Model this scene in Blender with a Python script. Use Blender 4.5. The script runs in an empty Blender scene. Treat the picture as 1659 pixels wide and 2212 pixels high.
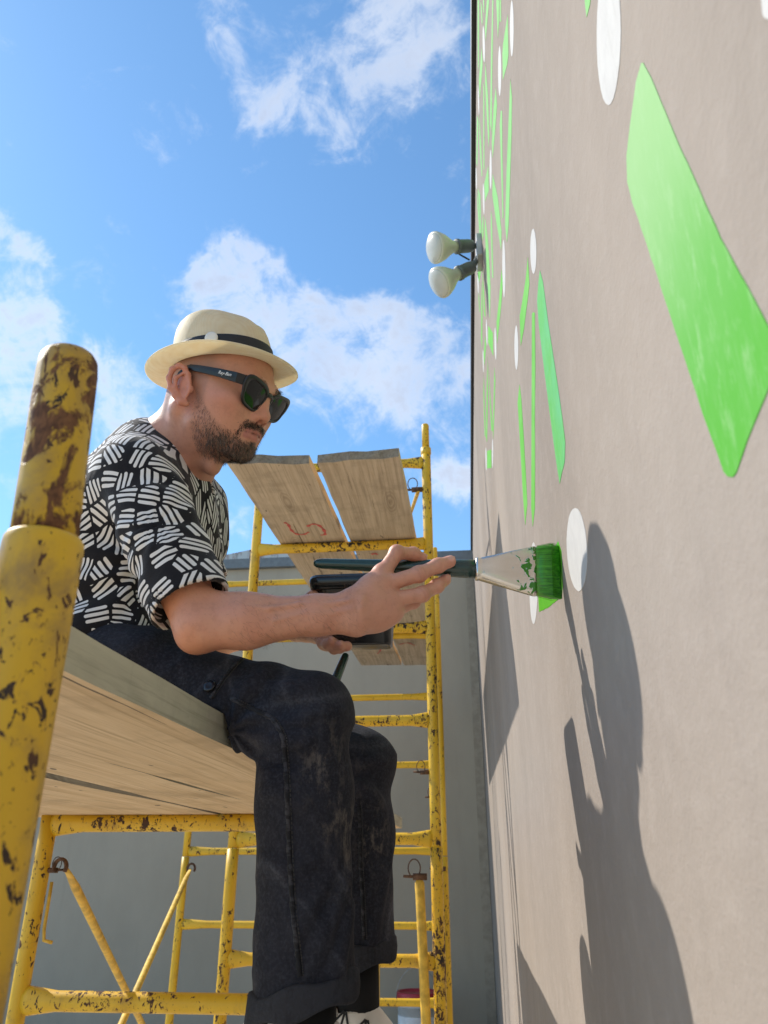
import bpy, bmesh, math, random
import numpy as np
from mathutils import Vector, Matrix

random.seed(7)
RNG = np.random.default_rng(11)
scene = bpy.context.scene
COL = scene.collection

# ------------------------------------------------------------------ camera
PITCH = math.radians(25.0)
FPX = 1660.0                                    # focal length in units of the 1659 x 2212 view of the photograph
YAW = math.atan(186.5 / (FPX / math.cos(PITCH)))
CP, SP, CS, SS = math.cos(PITCH), math.sin(PITCH), math.cos(YAW), math.sin(YAW)


def ray(u, v):
    cx = (u - 829.5) / FPX
    cy = -(v - 1106.0) / FPX
    f = CP - cy * SP
    return np.array([cx * CS - f * SS, f * CS + cx * SS, SP + cy * CP])


def aty(u, v, y):
    r = ray(u, v); return r * y / r[1]


def atx(u, v, x):
    r = ray(u, v); return r * x / r[0]


def atz(u, v, z):
    r = ray(u, v); return r * z / r[2]


def proj(p):
    p = np.asarray(p, float)
    lat = p[..., 0] * CS + p[..., 1] * SS
    fw = p[..., 1] * CS - p[..., 0] * SS
    ax = fw * CP + p[..., 2] * SP
    up = p[..., 2] * CP - fw * SP
    return np.stack([829.5 + FPX * lat / ax, 1106 - FPX * up / ax], -1)


cam_data = bpy.data.cameras.new('camera')
cam_data.sensor_fit = 'VERTICAL'
cam_data.sensor_height = 36.0
cam_data.lens = 36.0 * FPX / 2212.0
cam_data.clip_start = 0.02
cam_data.clip_end = 3000
cam_data.dof.use_dof = True
cam_data.dof.focus_distance = 1.25
cam_data.dof.aperture_fstop = 11.0
cam = bpy.data.objects.new('camera', cam_data)
COL.objects.link(cam)
cam.rotation_euler = (math.pi / 2 + PITCH, 0, YAW)
scene.camera = cam

# ------------------------------------------------------------------ light
SUN_TRAVEL = Vector((1.0, -0.43, -1.01)).normalized()
sun_data = bpy.data.lights.new('sun', 'SUN')
sun_data.energy = 2.7
sun_data.angle = math.radians(0.5)
sun_data.color = (1.0, 0.94, 0.85)
sun = bpy.data.objects.new('sun', sun_data)
COL.objects.link(sun)
sun.rotation_euler = SUN_TRAVEL.to_track_quat('-Z', 'Y').to_euler()
SUN_DIR = -SUN_TRAVEL
SUN_EL = math.asin(SUN_DIR.z)
SUN_AZ = math.atan2(SUN_DIR.x, SUN_DIR.y)

scene.view_settings.view_transform = 'Standard'
scene.view_settings.look = 'None'
scene.view_settings.exposure = 0.97
scene.view_settings.gamma = 1.0
scene.view_settings.use_curve_mapping = False
scene.render.engine = 'CYCLES'
scene.cycles.use_denoising = True
scene.cycles.max_bounces = 8
scene.cycles.diffuse_bounces = 5


class NT:
    """small helper round a node tree"""
    def __init__(self, tree):
        self.t = tree

    def n(self, kind, **kw):
        nd = self.t.nodes.new(kind)
        ins = kw.pop('ins', {})
        for k, v in kw.items():
            setattr(nd, k, v)
        for k, v in ins.items():
            self.set(nd, k, v)
        return nd

    def set(self, nd, k, v):
        s = nd.inputs[k]
        if isinstance(v, bpy.types.NodeSocket):
            self.t.links.new(v, s)
        else:
            s.default_value = v

    def math(self, op, a, b=0.0, c=None, clamp=False):
        nd = self.n('ShaderNodeMath', operation=op, use_clamp=clamp)
        self.set(nd, 0, a)
        if len(nd.inputs) > 1: self.set(nd, 1, b)
        if c is not None: self.set(nd, 2, c)
        return nd.outputs[0]

    def vmath(self, op, a, b=(0, 0, 0)):
        nd = self.n('ShaderNodeVectorMath', operation=op)
        self.set(nd, 0, a); self.set(nd, 1, b)
        return nd.outputs['Value'] if op in ('DOT_PRODUCT', 'LENGTH') else nd.outputs['Vector']

    def mix(self, f, a, b, mode='MIX'):
        nd = self.n('ShaderNodeMix', data_type='RGBA', blend_type=mode)
        self.set(nd, 0, f)
        for i, v in ((6, a), (7, b)):
            if not isinstance(v, bpy.types.NodeSocket) and len(v) == 3: v = (*v, 1)
            self.set(nd, i, v)
        return nd.outputs[2]

    def ramp(self, x, lo, hi, a=0.0, b=1.0, smooth=True):
        nd = self.n('ShaderNodeMapRange', interpolation_type='SMOOTHSTEP' if smooth else 'LINEAR')
        self.set(nd, 0, x); self.set(nd, 1, lo); self.set(nd, 2, hi); self.set(nd, 3, a); self.set(nd, 4, b)
        return nd.outputs[0]

    def noise(self, vec, scale, detail=4.0, rough=0.55, dist=0.0):
        nd = self.n('ShaderNodeTexNoise')
        self.set(nd, 'Vector', vec); self.set(nd, 'Scale', scale); self.set(nd, 'Detail', detail)
        self.set(nd, 'Roughness', rough); self.set(nd, 'Distortion', dist)
        return nd.outputs[0]

    def scale(self, vec, s, loc=(0, 0, 0), rot=(0, 0, 0)):
        nd = self.n('ShaderNodeMapping')
        self.set(nd, 'Vector', vec); self.set(nd, 'Scale', s); self.set(nd, 'Location', loc); self.set(nd, 'Rotation', rot)
        return nd.outputs[0]


# sky: physical sky with broken cumulus
world = bpy.data.worlds.new('World')
scene.world = world
world.use_nodes = True
wt = world.node_tree
wt.nodes.clear()
W = NT(wt)
sky = W.n('ShaderNodeTexSky', sky_type='NISHITA', sun_disc=False, sun_elevation=SUN_EL, sun_rotation=SUN_AZ,
          air_density=1.0, dust_density=0.15, ozone_density=1.5, altitude=50)
tc = W.n('ShaderNodeTexCoord').outputs['Generated']
CLOUDS = [  # view position in the photograph, angular size (radians), strength
    (455, 5, .030, .7), (505, 80, .026, .65), (545, 190, .032, .7), (560, 260, .026, .6), (640, 50, .045, .30), (760, 30, .06, .5),
    (880, 20, .06, .68), (960, 45, .04, .7), (900, 110, .04, .5), (690, 175, .045, .55), (645, 235, .03, .55), (750, 255, .035, .6),
    (735, 320, .025, .5), (860, 205, .045, .36), (840, 300, .03, .28),
    (470, 560, .034, 1.0), (545, 590, .038, 1.0), (430, 590, .022, .6), (590, 670, .05, 1.0), (680, 690, .045, 1.0), (770, 690, .045, 1.0),
    (845, 720, .04, .95), (480, 660, .05, .8), (400, 680, .035, .6), (650, 760, .055, .6), (760, 790, .06, .6), (880, 800, .055, .6), (980, 740, .05, 1.0),
    (1000, 860, .06, .8), (880, 920, .06, .55), (640, 880, .06, .4),
    (15, 500, .026, .95), (55, 550, .020, .8), (20, 600, .018, .5), (25, 690, .036, .9), (95, 730, .030, .75), (20, 800, .040, .8), (110, 860, .035, .6),
    (40, 950, .045, .6), (195, 770, .020, .8), (235, 790, .022, .75), (265, 890, .040, .9), (330, 860, .035, .8), (220, 960, .035, .45), (300, 800, .022, .45),
    (975, 1045, .03, 1.0), (1010, 1010, .025, .8), (470, 1120, .03, .6), (20, 1080, .03, .6), (470, 1060, .04, .5)]
acc = None
warp = W.n('ShaderNodeTexNoise', ins={'Vector': tc, 'Scale': 9.0, 'Detail': 5.0, 'Roughness': .62})
wv = W.vmath('SUBTRACT', warp.outputs['Color'], (.5, .5, .5))
wv = W.vmath('MULTIPLY', wv, (.12, .12, .12))
dirw = W.vmath('NORMALIZE', W.vmath('ADD', tc, wv))
for (u, v, s, w) in CLOUDS:
    d = ray(u, v); d = d / np.linalg.norm(d)
    dot = W.vmath('DOT_PRODUCT', dirw, tuple(d))
    e = W.math('MULTIPLY_ADD', dot, 2.0 / s ** 2, -2.0 / s ** 2)
    e = W.math('EXPONENT', e)
    acc = W.math('MULTIPLY', e, w) if acc is None else W.math('MULTIPLY_ADD', e, w, acc)
acc = W.math('MINIMUM', acc, 1.15)
nz = W.noise(tc, 9.5, 12.0, .66, .55)
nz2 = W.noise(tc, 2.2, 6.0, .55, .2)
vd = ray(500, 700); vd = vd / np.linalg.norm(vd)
away = W.ramp(W.vmath('DOT_PRODUCT', tc, tuple(vd)), .86, .70)       # the clouds seen in the photograph are placed one by one; unseen cover beyond the view is added to brighten the shade
fill_clouds = W.math('MULTIPLY', W.ramp(nz2, .47, .62, 0, .62), away)
sep = W.n('ShaderNodeSeparateXYZ', ins={0: tc})
dens = W.math('ADD', W.math('MULTIPLY', acc, .60), W.math('MULTIPLY_ADD', nz, 2.1, -1.08))
dens = W.math('ADD', dens, fill_clouds)
wisp = W.noise(tc, 26.0, 8.0, .7, 1.0)
dens = W.math('ADD', dens, W.math('MULTIPLY_ADD', wisp, .9, -.45))
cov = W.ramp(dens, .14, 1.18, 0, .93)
thick = W.ramp(dens, .35, 1.1)
shade = W.noise(W.vmath('ADD', tc, (-.03, .02, .03)), 6.0, 3.0, .5)
ccol = W.mix(W.ramp(W.math('ADD', thick, W.math('MULTIPLY_ADD', shade, .9, -.45)), .15, 1.15), (4.7, 4.85, 5.1), (2.7, 3.05, 3.8))
hz = W.ramp(sep.outputs[2], .0, .5, .22, .0)
skyc = W.mix(1.0, sky.outputs[0], (.70, .94, 1.02), 'MULTIPLY')
skyc = W.mix(hz, skyc, (2.4, 3.4, 4.8))
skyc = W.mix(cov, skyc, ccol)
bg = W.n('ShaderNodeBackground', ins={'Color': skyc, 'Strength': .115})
wo = W.n('ShaderNodeOutputWorld', ins={'Surface': bg.outputs[0]})

# ------------------------------------------------------------------ materials
MATS = {}


def material(name):
    m = bpy.data.materials.new(name); m.use_nodes = True
    m.node_tree.nodes.clear()
    t = NT(m.node_tree)
    t.b = t.n('ShaderNodeBsdfPrincipled')
    t.o = t.n('ShaderNodeOutputMaterial', ins={'Surface': t.b.outputs[0]})
    t.oc = t.n('ShaderNodeTexCoord').outputs['Object']
    MATS[name] = m
    m['nt'] = 0
    return t


def bump(t, h, strength=.3, dist=.002, normal=None):
    nd = t.n('ShaderNodeBump', ins={'Height': h, 'Strength': strength, 'Distance': dist})
    if normal is not None: t.set(nd, 'Normal', normal)
    t.set(t.b, 'Normal', nd.outputs[0])
    return nd.outputs[0]


def flat(name, col, rough=.6, metal=0.0, vary=.12, scale=20, spec=.5):
    t = material(name)
    n = t.noise(t.oc, scale, 5)
    c = t.mix(t.ramp(n, .3, .7), tuple(x * (1 - vary) for x in col), tuple(min(1, x * (1 + vary)) for x in col))
    t.set(t.b, 'Base Color', c); t.set(t.b, 'Roughness', rough); t.set(t.b, 'Metallic', metal)
    t.set(t.b, 'Specular IOR Level', spec)
    bump(t, n, .1, .001)
    return MATS[name]


# plaster on the tall mural wall
t = material('wall_plaster')
n1 = t.noise(t.scale(t.oc, (1, .9, .35)), 2.3, 7, .6)
n2 = t.noise(t.scale(t.oc, (1, 6, .5)), 3.0, 6, .6, .4)
n3 = t.noise(t.oc, 160, 5, .65)
n4 = t.noise(t.oc, 28, 5, .6)
c = t.mix(t.ramp(n1, .3, .72), (.280, .240, .207), (.345, .295, .254))
c = t.mix(t.ramp(n2, .55, .85, 0, .5), c, (.25, .214, .19))
c = t.mix(t.ramp(n4, .45, .75, 0, .28), c, (.39, .34, .30))
spots = t.ramp(t.noise(t.oc, 55, 2, .5), .78, .84, 0, .45)
c = t.mix(spots, c, (.22, .19, .17))
t.set(t.b, 'Base Color', c); t.set(t.b, 'Roughness', 1.0); t.set(t.b, 'Specular IOR Level', .02)
bump(t, t.math('ADD', t.math('MULTIPLY', n3, .5), t.math('MULTIPLY', n4, .9)), .5, .004)

t = material('back_wall_plaster')
n1 = t.noise(t.scale(t.oc, (1, 1, .5)), 1.2, 7, .62)
n3 = t.noise(t.oc, 60, 6, .7)
streak = t.noise(t.scale(t.oc, (9, 1, .6)), 1.0, 4, .6)
c = t.mix(t.ramp(n1, .3, .72), (.375, .325, .250), (.440, .385, .300))
c = t.mix(t.ramp(streak, .58, .75, 0, .35), c, (.335, .29, .225))
c = t.mix(t.ramp(n3, .6, .72, 0, .3), c, (.48, .42, .33))
t.set(t.b, 'Base Color', c); t.set(t.b, 'Roughness', .9)
bump(t, n3, .35, .006)

flat('coping_black', (.012, .012, .013), .45)
flat('flashing_grey', (.16, .175, .18), .45)
flat('corner_trim', (.36, .31, .24), .8, spec=.1)
t = material('rusty_sheet')
n1 = t.noise(t.scale(t.oc, (3, 1, 1)), 2.5, 6, .65)
c = t.mix(t.ramp(n1, .48, .62), (.55, .55, .53), (.22, .08, .045))
t.set(t.b, 'Base Color', c); t.set(t.b, 'Roughness', .7); bump(t, n1)
t = material('concrete_ground')
n1 = t.noise(t.oc, 1.3, 8, .62); n2 = t.noise(t.oc, 50, 6, .7)
c = t.mix(t.ramp(n1, .3, .7), (.48, .435, .37), (.58, .53, .455))
t.set(t.b, 'Base Color', c); t.set(t.b, 'Roughness', .9); bump(t, n2, .4, .004)


def yellow(name, chip, rust, dirt, chipscale=34, rustscale=12, dull=1.0, dlo=.54):
    t = material(name)
    big = t.noise(t.oc, 3.2, 4, .6, .3)
    n1 = t.noise(t.scale(t.oc, (1, 1, .62)), chipscale, 6, .62, .6)
    n1b = t.noise(t.scale(t.oc, (1, 1, .5)), chipscale * 3.1, 4, .6, .4)
    n2 = t.noise(t.oc, 15, 7, .66, .3)
    fade = t.noise(t.scale(t.oc, (1, 1, .3)), 9, 6, .6)
    base = t.mix(t.ramp(fade, .3, .7), tuple(q * dull for q in (.66, .385, .010)), tuple(q * dull for q in (.76, .475, .026)))
    base = t.mix(t.ramp(n2, dlo, dlo + .24, 0, dirt), base, (.32, .20, .05))
    x = t.math('ADD', n1, t.math('MULTIPLY_ADD', big, .42, -.21))
    m1 = t.ramp(x, chip, chip + .018)
    m2 = t.ramp(t.math('ADD', n1b, t.math('MULTIPLY_ADD', big, .5, -.25)), chip + .055, chip + .08)
    halo = t.ramp(x, chip - .035, chip)
    base = t.mix(t.math('MULTIPLY', halo, .35), base, (.45, .25, .04))
    mk = t.math('MAXIMUM', m1, m2)
    rc = t.mix(t.ramp(n2, .4, .6), (.028, .022, .018), (.10, .045, .02))
    c = t.mix(mk, base, rc)
    rm = t.ramp(t.math('ADD', t.noise(t.scale(t.oc, (1, 1, .7)), rustscale, 7, .64, .5), t.math('MULTIPLY_ADD', big, .3, -.15)), rust, rust + .06)
    c = t.mix(rm, c, t.mix(t.ramp(n1b, .35, .65), (.085, .035, .016), (.19, .085, .035)))
    t.set(t.b, 'Base Color', c)
    mm = t.math('MAXIMUM', mk, rm)
    t.set(t.b, 'Roughness', t.ramp(mm, 0, 1, .46, .85, False))
    bump(t, t.math('SUBTRACT', t.math('MULTIPLY', n2, .35), mm), .5, .0012)
    return MATS[name]


yellow('scaffold_yellow', .605, .76, .6, 56)
yellow('scaffold_yellow_worn', .575, .71, .9, 54)
yellow('scaffold_yellow_clean', .63, .80, .45, 56)
yellow('scaffold_yellow_mottled', .535, .66, 1.0, 60)
yellow('scaffold_yellow_rusty', .60, .495, 1.0, 80, 34, .78, .42)
yellow('scaffold_yellow_near', .605, .655, 1.0, 90, 44, .90, .46)
flat('brace_dusty', (.68, .42, .05), .6, vary=.28, scale=25)
flat('steel_grey', (.33, .33, .32), .5, .3, vary=.3)
flat('rust', (.11, .055, .028), .85, vary=.5, scale=60)


def wood(name, a, b, dark, seed=0.0, gscale=1.0):
    t = material(name)
    oc = t.scale(t.oc, (1, 1, 1), (seed, seed * .7, seed * 1.3))
    g = t.noise(t.scale(oc, (38 * gscale, 1.6, 38 * gscale)), 1.0, 6, .6, .8)
    g2 = t.noise(t.scale(oc, (150, 3.0, 150)), 1.0, 6, .68, .4)
    blot = t.noise(oc, 5.5, 7, .62)
    saw = t.noise(t.scale(oc, (3, 90, 3)), 1.0, 4, .6, .5)
    c = t.mix(t.ramp(g, .3, .7), a, b)
    c = t.mix(t.ramp(g2, .48, .66, 0, .5), c, dark)
    c = t.mix(t.ramp(blot, .48, .70, 0, .6), c, tuple(x * .66 for x in a))
    c = t.mix(t.ramp(saw, .6, .8, 0, .22), c, dark)
    crack = t.ramp(t.noise(t.scale(oc, (46, .8, 46)), 1.0, 3, .5, .6), .715, .725, 0, .8)
    kn = t.n('ShaderNodeTexVoronoi', feature='F1', ins={'Vector': t.scale(oc, (5.5, 1.5, 5.5)), 'Scale': 1.0, 'Randomness': 1.0})
    kd = t.math('ADD', kn.outputs['Distance'], t.math('MULTIPLY_ADD', g, .10, -.05))
    rings_ = t.math('ABSOLUTE', t.math('SINE', t.math('MULTIPLY', kd, 70.0)))
    c = t.mix(t.math('MULTIPLY', t.ramp(kd, .26, .10, 0, .55), rings_), c, dark)
    c = t.mix(t.ramp(kd, .075, .05, 0, .85), c, (.11, .06, .03))
    c = t.mix(crack, c, (.05, .035, .025))
    spot = t.ramp(t.noise(t.scale(oc, (1, .45, 1)), 31, 2, .5, .4), .725, .75, 0, .75)
    c = t.mix(spot, c, (.06, .05, .045))
    t.set(t.b, 'Base Color', c); t.set(t.b, 'Roughness', .78); t.set(t.b, 'Specular IOR Level', .25)
    bump(t, t.math('SUBTRACT', t.math('ADD', g, t.math('MULTIPLY', g2, .6)), t.math('MULTIPLY', crack, 2.0)), .35, .0015)
    return MATS[name]


wood('plank_wood', (.60, .425, .235), (.73, .545, .33), (.34, .225, .115), 0.0)
wood('plank_wood_grey', (.47, .375, .265), (.60, .495, .365), (.24, .185, .13), 3.3)
wood('plank_edge', (.44, .425, .325), (.57, .55, .43), (.25, .23, .17), 1.7, .6)
wood('plank_end', (.22, .18, .14), (.32, .27, .21), (.10, .08, .06), 5.1)
flat('red_spray', (.55, .10, .09), .7, vary=.25, scale=60)


def paint(name, c1, c2, c3, scale=9.0, rough=.62, zr=None):
    t = material(name)
    n1 = t.noise(t.oc, scale, 6, .6, .3)
    n2 = t.noise(t.scale(t.oc, (1, 1, .4)), 60, 5, .7)
    br = t.noise(t.scale(t.oc, (1, 26, 5), (0, 0, 0), (.45, 0, 0)), 3.0, 5, .65, .3)
    f = t.ramp(n1, .3, .7)
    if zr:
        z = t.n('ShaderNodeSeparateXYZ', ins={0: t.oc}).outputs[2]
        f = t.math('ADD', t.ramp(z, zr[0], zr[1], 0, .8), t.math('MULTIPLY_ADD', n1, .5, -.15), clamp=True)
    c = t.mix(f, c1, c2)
    c = t.mix(t.ramp(n2, .5, .72, 0, .5), c, c3)
    c = t.mix(t.ramp(br, .5, .75, 0, .26), c, c3)
    thin = t.ramp(t.noise(t.oc, 34, 6, .7, .4), .66, .74, 0, .30)
    c = t.mix(thin, c, (.26, .30, .19) if c1[1] > c1[0] * 1.5 else (.42, .385, .35))
    t.set(t.b, 'Base Color', c); t.set(t.b, 'Roughness', rough); t.set(t.b, 'Specular IOR Level', .06)
    bump(t, t.math('ADD', n2, br), .25, .001)


paint('paint_green', (.125, .41, .055), (.17, .47, .095), (.21, .50, .13))
paint('paint_green_pale', (.18, .45, .125), (.21, .48, .16), (.25, .51, .19), 5)
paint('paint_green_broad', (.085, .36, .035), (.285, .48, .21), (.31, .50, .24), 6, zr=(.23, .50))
paint('paint_green_teal', (.115, .40, .07), (.13, .43, .18), (.21, .50, .17), 7)
paint('paint_green_wet', (.07, .36, .012), (.10, .42, .02), (.14, .47, .04), 20, .3)
paint('paint_white', (.49, .475, .455), (.53, .515, .49), (.43, .415, .39), 30)

# skin: the tint comes from a per-vertex colour (beard shadow, lips, ears, knuckles)
t = material('skin')
at = t.n('ShaderNodeAttribute', attribute_name='tint')
n1 = t.noise(t.oc, 70, 5, .65); n2 = t.noise(t.oc, 14, 5, .6); n3 = t.noise(t.oc, 260, 5, .72)
c = t.mix(t.ramp(n2, .32, .70, 0, .38), at.outputs['Color'], (.60, .245, .165))
c = t.mix(t.ramp(n1, .46, .70, 0, .30), c, (.38, .165, .11))
c = t.mix(t.ramp(n3, .55, .72, 0, .30), c, (.34, .15, .10))
c = t.mix(t.ramp(n3, .42, .28, 0, .22), c, (.72, .42, .31))
t.set(t.b, 'Base Color', c); t.set(t.b, 'Roughness', .46)
t.set(t.b, 'Subsurface Weight', .12); t.set(t.b, 'Subsurface Radius', (.9, .35, .2)); t.set(t.b, 'Subsurface Scale', .008)
bump(t, t.math('ADD', t.math('MULTIPLY', n1, .7), t.math('MULTIPLY', n3, .8)), .34, .0016)

t = material('hair_strand')
at = t.n('ShaderNodeAttribute', attribute_name='tint')
t.set(t.b, 'Base Color', at.outputs['Color']); t.set(t.b, 'Roughness', .5)
t.n('ShaderNodeTexNoise')

# black shirt fabric printed with groups of white dashes and dots
t = material('dash_print_fabric')
uv = t.n('ShaderNodeUVMap', uv_map='UVMap').outputs[0]
jit = t.n('ShaderNodeTexNoise', ins={'Vector': uv, 'Scale': 28.0, 'Detail': 1.0})
uvj = t.vmath('ADD', uv, t.vmath('MULTIPLY', t.vmath('SUBTRACT', jit.outputs['Color'], (.5, .5, .5)), (.006, .006, 0)))
vor = t.n('ShaderNodeTexVoronoi', voronoi_dimensions='2D', ins={'Vector': uvj, 'Scale': 30.0, 'Randomness': .55})
edge = t.n('ShaderNodeTexVoronoi', voronoi_dimensions='2D', feature='DISTANCE_TO_EDGE', ins={'Vector': uvj, 'Scale': 30.0, 'Randomness': .55})
q = t.vmath('SUBTRACT', uvj, vor.outputs['Position'])
qs = t.n('ShaderNodeSeparateXYZ', ins={0: q})
rc = t.n('ShaderNodeSeparateColor', ins={0: vor.outputs['Color']})
ang = t.math('MULTIPLY', rc.outputs[0], math.pi)
ca, sa = t.math('COSINE', ang), t.math('SINE', ang)
A = t.math('ADD', t.math('MULTIPLY', qs.outputs[0], ca), t.math('MULTIPLY', qs.outputs[1], sa))
B = t.math('SUBTRACT', t.math('MULTIPLY', qs.outputs[1], ca), t.math('MULTIPLY', qs.outputs[0], sa))
SPC = .0084
idx = t.math('MINIMUM', t.math('MAXIMUM', t.math('ROUND', t.math('DIVIDE', A, SPC)), -1.0), t.math('ADD', 1.0, t.math('GREATER_THAN', rc.outputs[2], .55)))
da = t.math('SUBTRACT', A, t.math('MULTIPLY', idx, SPC))
L = t.math('MULTIPLY_ADD', rc.outputs[1], .007, .0115)
L = t.math('SUBTRACT', L, t.math('MULTIPLY', t.math('ABSOLUTE', idx), t.math('MULTIPLY', rc.outputs[2], .004)))
db = t.math('MAXIMUM', t.math('SUBTRACT', t.math('ABSOLUTE', B), L), 0.0)
bar = t.math('SQRT', t.math('ADD', t.math('MULTIPLY', da, da), t.math('MULTIPLY', db, db)))
vd2 = t.n('ShaderNodeTexVoronoi', voronoi_dimensions='2D', ins={'Vector': uvj, 'Scale': 31.0, 'Randomness': .8})
dot = t.math('ADD', t.math('DIVIDE', vd2.outputs['Distance'], 31.0), t.math('MULTIPLY', t.math('LESS_THAN', bar, .0062), 1.0))
m = t.math('MINIMUM', t.math('SUBTRACT', bar, .0025), t.math('SUBTRACT', dot, .0023))
mask = t.ramp(m, .0003, -.0003, 0, 1)
mask = t.math('MULTIPLY', mask, t.ramp(edge.outputs['Distance'], .05, .065))
fine = t.noise(t.oc, 900, 3)
c = t.mix(mask, (.010, .010, .014), (.72, .715, .72))
t.set(t.b, 'Base Color', c); t.set(t.b, 'Roughness', .85); t.set(t.b, 'Specular IOR Level', .2)
t.set(t.b, 'Sheen Weight', .15)
fold = t.noise(t.scale(t.oc, (1, 1, .6)), 14, 4, .5, .6)
bump(t, t.math('ADD', t.math('MULTIPLY', fold, 3.0), t.math('MULTIPLY', fine, .12)), .5, .005)


def denim(name, a, b, dust):
    t = material(name)
    n1 = t.noise(t.scale(t.oc, (1, 1, .45)), 8, 7, .6, .5)
    n2 = t.noise(t.scale(t.oc, (1.2, 1.2, .8)), 12, 5, .6, .5)
    tw = t.n('ShaderNodeTexWave', wave_type='BANDS', ins={'Vector': t.scale(t.oc, (1, 1, 1), (0, 0, 0), (0, .7, .3)), 'Scale': 420.0, 'Distortion': 2.0})
    f = t.noise(t.oc, 260, 4, .7)
    g3 = t.noise(t.scale(t.oc, (1, 1, .35)), 120, 4, .7, .5)
    c = t.mix(t.ramp(n1, .32, .72), a, b)
    c = t.mix(t.ramp(n2, .58, .82, 0, dust), c, (.10, .088, .080))
    du = t.n('ShaderNodeAttribute', attribute_name='tint')
    c = t.mix(t.ramp(f, .42, .68, 0, .55), c, (.048, .049, .064))
    c = t.mix(t.ramp(g3, .48, .34, 0, .3), c, (.0055, .0058, .0085))
    dsep = t.n('ShaderNodeSeparateColor', ins={0: du.outputs['Color']})
    dn = t.math('MULTIPLY', dsep.outputs[0], t.math('MULTIPLY', t.ramp(t.noise(t.scale(t.oc, (1, 1, .6)), 60, 7, .74, .1), .47, .66, .0, 1), t.ramp(n2, .38, .62, .15, 1)))
    c = t.mix(dn, c, (.17, .145, .125))
    c = t.mix(t.math('MULTIPLY', dsep.outputs[1], t.ramp(f, .35, .6, .45, 1.0)), c, (.150, .152, .178))
    fade = t.noise(t.scale(t.oc, (5, 5, 1.1)), 5, 4, .55, .8)
    c = t.mix(t.ramp(fade, .60, .78, 0, .35), c, (.055, .058, .075))
    t.set(t.b, 'Base Color', c); t.set(t.b, 'Roughness', .88); t.set(t.b, 'Specular IOR Level', .2); bump(t, t.math('ADD', t.math('MULTIPLY', n2, 1.5), t.math('ADD', t.math('MULTIPLY', tw.outputs[0], .06), t.math('MULTIPLY', f, .12))), .55, .005)


denim('black_denim', (.0115, .0122, .0180), (.0260, .0268, .0370), .10)
denim('denim_cuff', (.024, .025, .030), (.044, .045, .053), .15)
t = material('denim_seam')
n1 = t.noise(t.scale(t.oc, (.4, .4, 1)), 130, 3, .6, .3)
t.set(t.b, 'Base Color', t.mix(t.ramp(n1, .46, .60), (.009, .009, .012), (.040, .039, .047))); t.set(t.b, 'Roughness', .9)
bump(t, n1, .5, .002)
flat('denim_stitch', (.045, .043, .042), .85)
flat('sock_black', (.006, .006, .007), .95, scale=120)

# woven straw
t = material('straw')
wv1 = t.n('ShaderNodeTexWave', wave_type='RINGS', rings_direction='Z', ins={'Vector': t.oc, 'Scale': 130.0, 'Distortion': .6, 'Detail': 2.0})
wv2 = t.n('ShaderNodeTexWave', wave_type='BANDS', bands_direction='Z', ins={'Vector': t.oc, 'Scale': 150.0, 'Distortion': .8, 'Detail': 2.0})
n1 = t.noise(t.oc, 60, 4, .6)
h = t.math('ADD', wv1.outputs[0], wv2.outputs[0])
c = t.mix(t.ramp(n1, .3, .7), (.92, .82, .60), (.95, .88, .69))
c = t.mix(t.ramp(h, .2, .9, .22, 0), c, (.70, .54, .30))
t.set(t.b, 'Base Color', c); t.set(t.b, 'Roughness', .6)
nrm = bump(t, h, .18, .0008)
tr = t.n('ShaderNodeBsdfTranslucent', ins={'Color': c, 'Normal': nrm})
mx = t.n('ShaderNodeMixShader', ins={0: .45, 1: t.b.outputs[0], 2: tr.outputs[0]})
t.set(t.o, 'Surface', mx.outputs[0])
flat('ribbon_black', (.012, .013, .018), .6, scale=80)
flat('badge_white', (.72, .70, .64), .4)
flat('acetate_black', (.008, .008, .010), .28)
t = material('dark_lens')
n1 = t.noise(t.oc, 30, 2)
t.set(t.b, 'Base Color', t.mix(n1, (.010, .012, .014), (.014, .016, .018))); t.set(t.b, 'Roughness', .05); t.set(t.b, 'Specular IOR Level', .28)
t.set(t.b, 'Coat Weight', .05); t.set(t.b, 'Coat Roughness', .02)
flat('print_white', (.75, .75, .75), .5)

flat('handle_green', (.006, .034, .026), .22, scale=30, spec=.7)
t = material('ferrule_metal')
n1 = t.noise(t.oc, 75, 4, .6, .8)
big = t.noise(t.oc, 17, 2, .5)
sx = t.n('ShaderNodeSeparateXYZ', ins={0: t.oc}).outputs[0]
near_end = t.ramp(sx, .045, .115, -.14, .07)
pm = t.ramp(t.math('ADD', n1, near_end), .575, .60)
n2 = t.noise(t.scale(t.oc, (6, 30, 30)), 4, 4, .6)
c = t.mix(pm, t.mix(n2, (.60, .56, .50), (.74, .71, .66)), (.035, .19, .012))
t.set(t.b, 'Base Color', c); t.set(t.b, 'Metallic', t.math('SUBTRACT', 1.0, pm)); t.set(t.b, 'Roughness', .2)
bump(t, t.math('ADD', pm, t.math('MULTIPLY', n2, .15)), .3, .001)
t = material('bristle_green')
st = t.noise(t.scale(t.oc, (8, 400, 400)), 1.0, 3)
c = t.mix(t.ramp(st, .3, .7), (.018, .15, .008), (.08, .38, .02))
bx_ = t.n('ShaderNodeSeparateXYZ', ins={0: t.oc}).outputs[0]
c = t.mix(t.ramp(t.math('ADD', bx_, t.math('MULTIPLY_ADD', st, .03, -.015)), .095, .122, .85, 0), c, (.30, .38, .09))
t.set(t.b, 'Base Color', c); t.set(t.b, 'Roughness', .35)
bump(t, st, .3, .001)
flat('tub_black', (.010, .010, .011), .25, scale=40, spec=.6)
flat('shoe_white', (.74, .70, .64), .6, vary=.06)
flat('shoe_line', (.02, .02, .02), .7)
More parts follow.
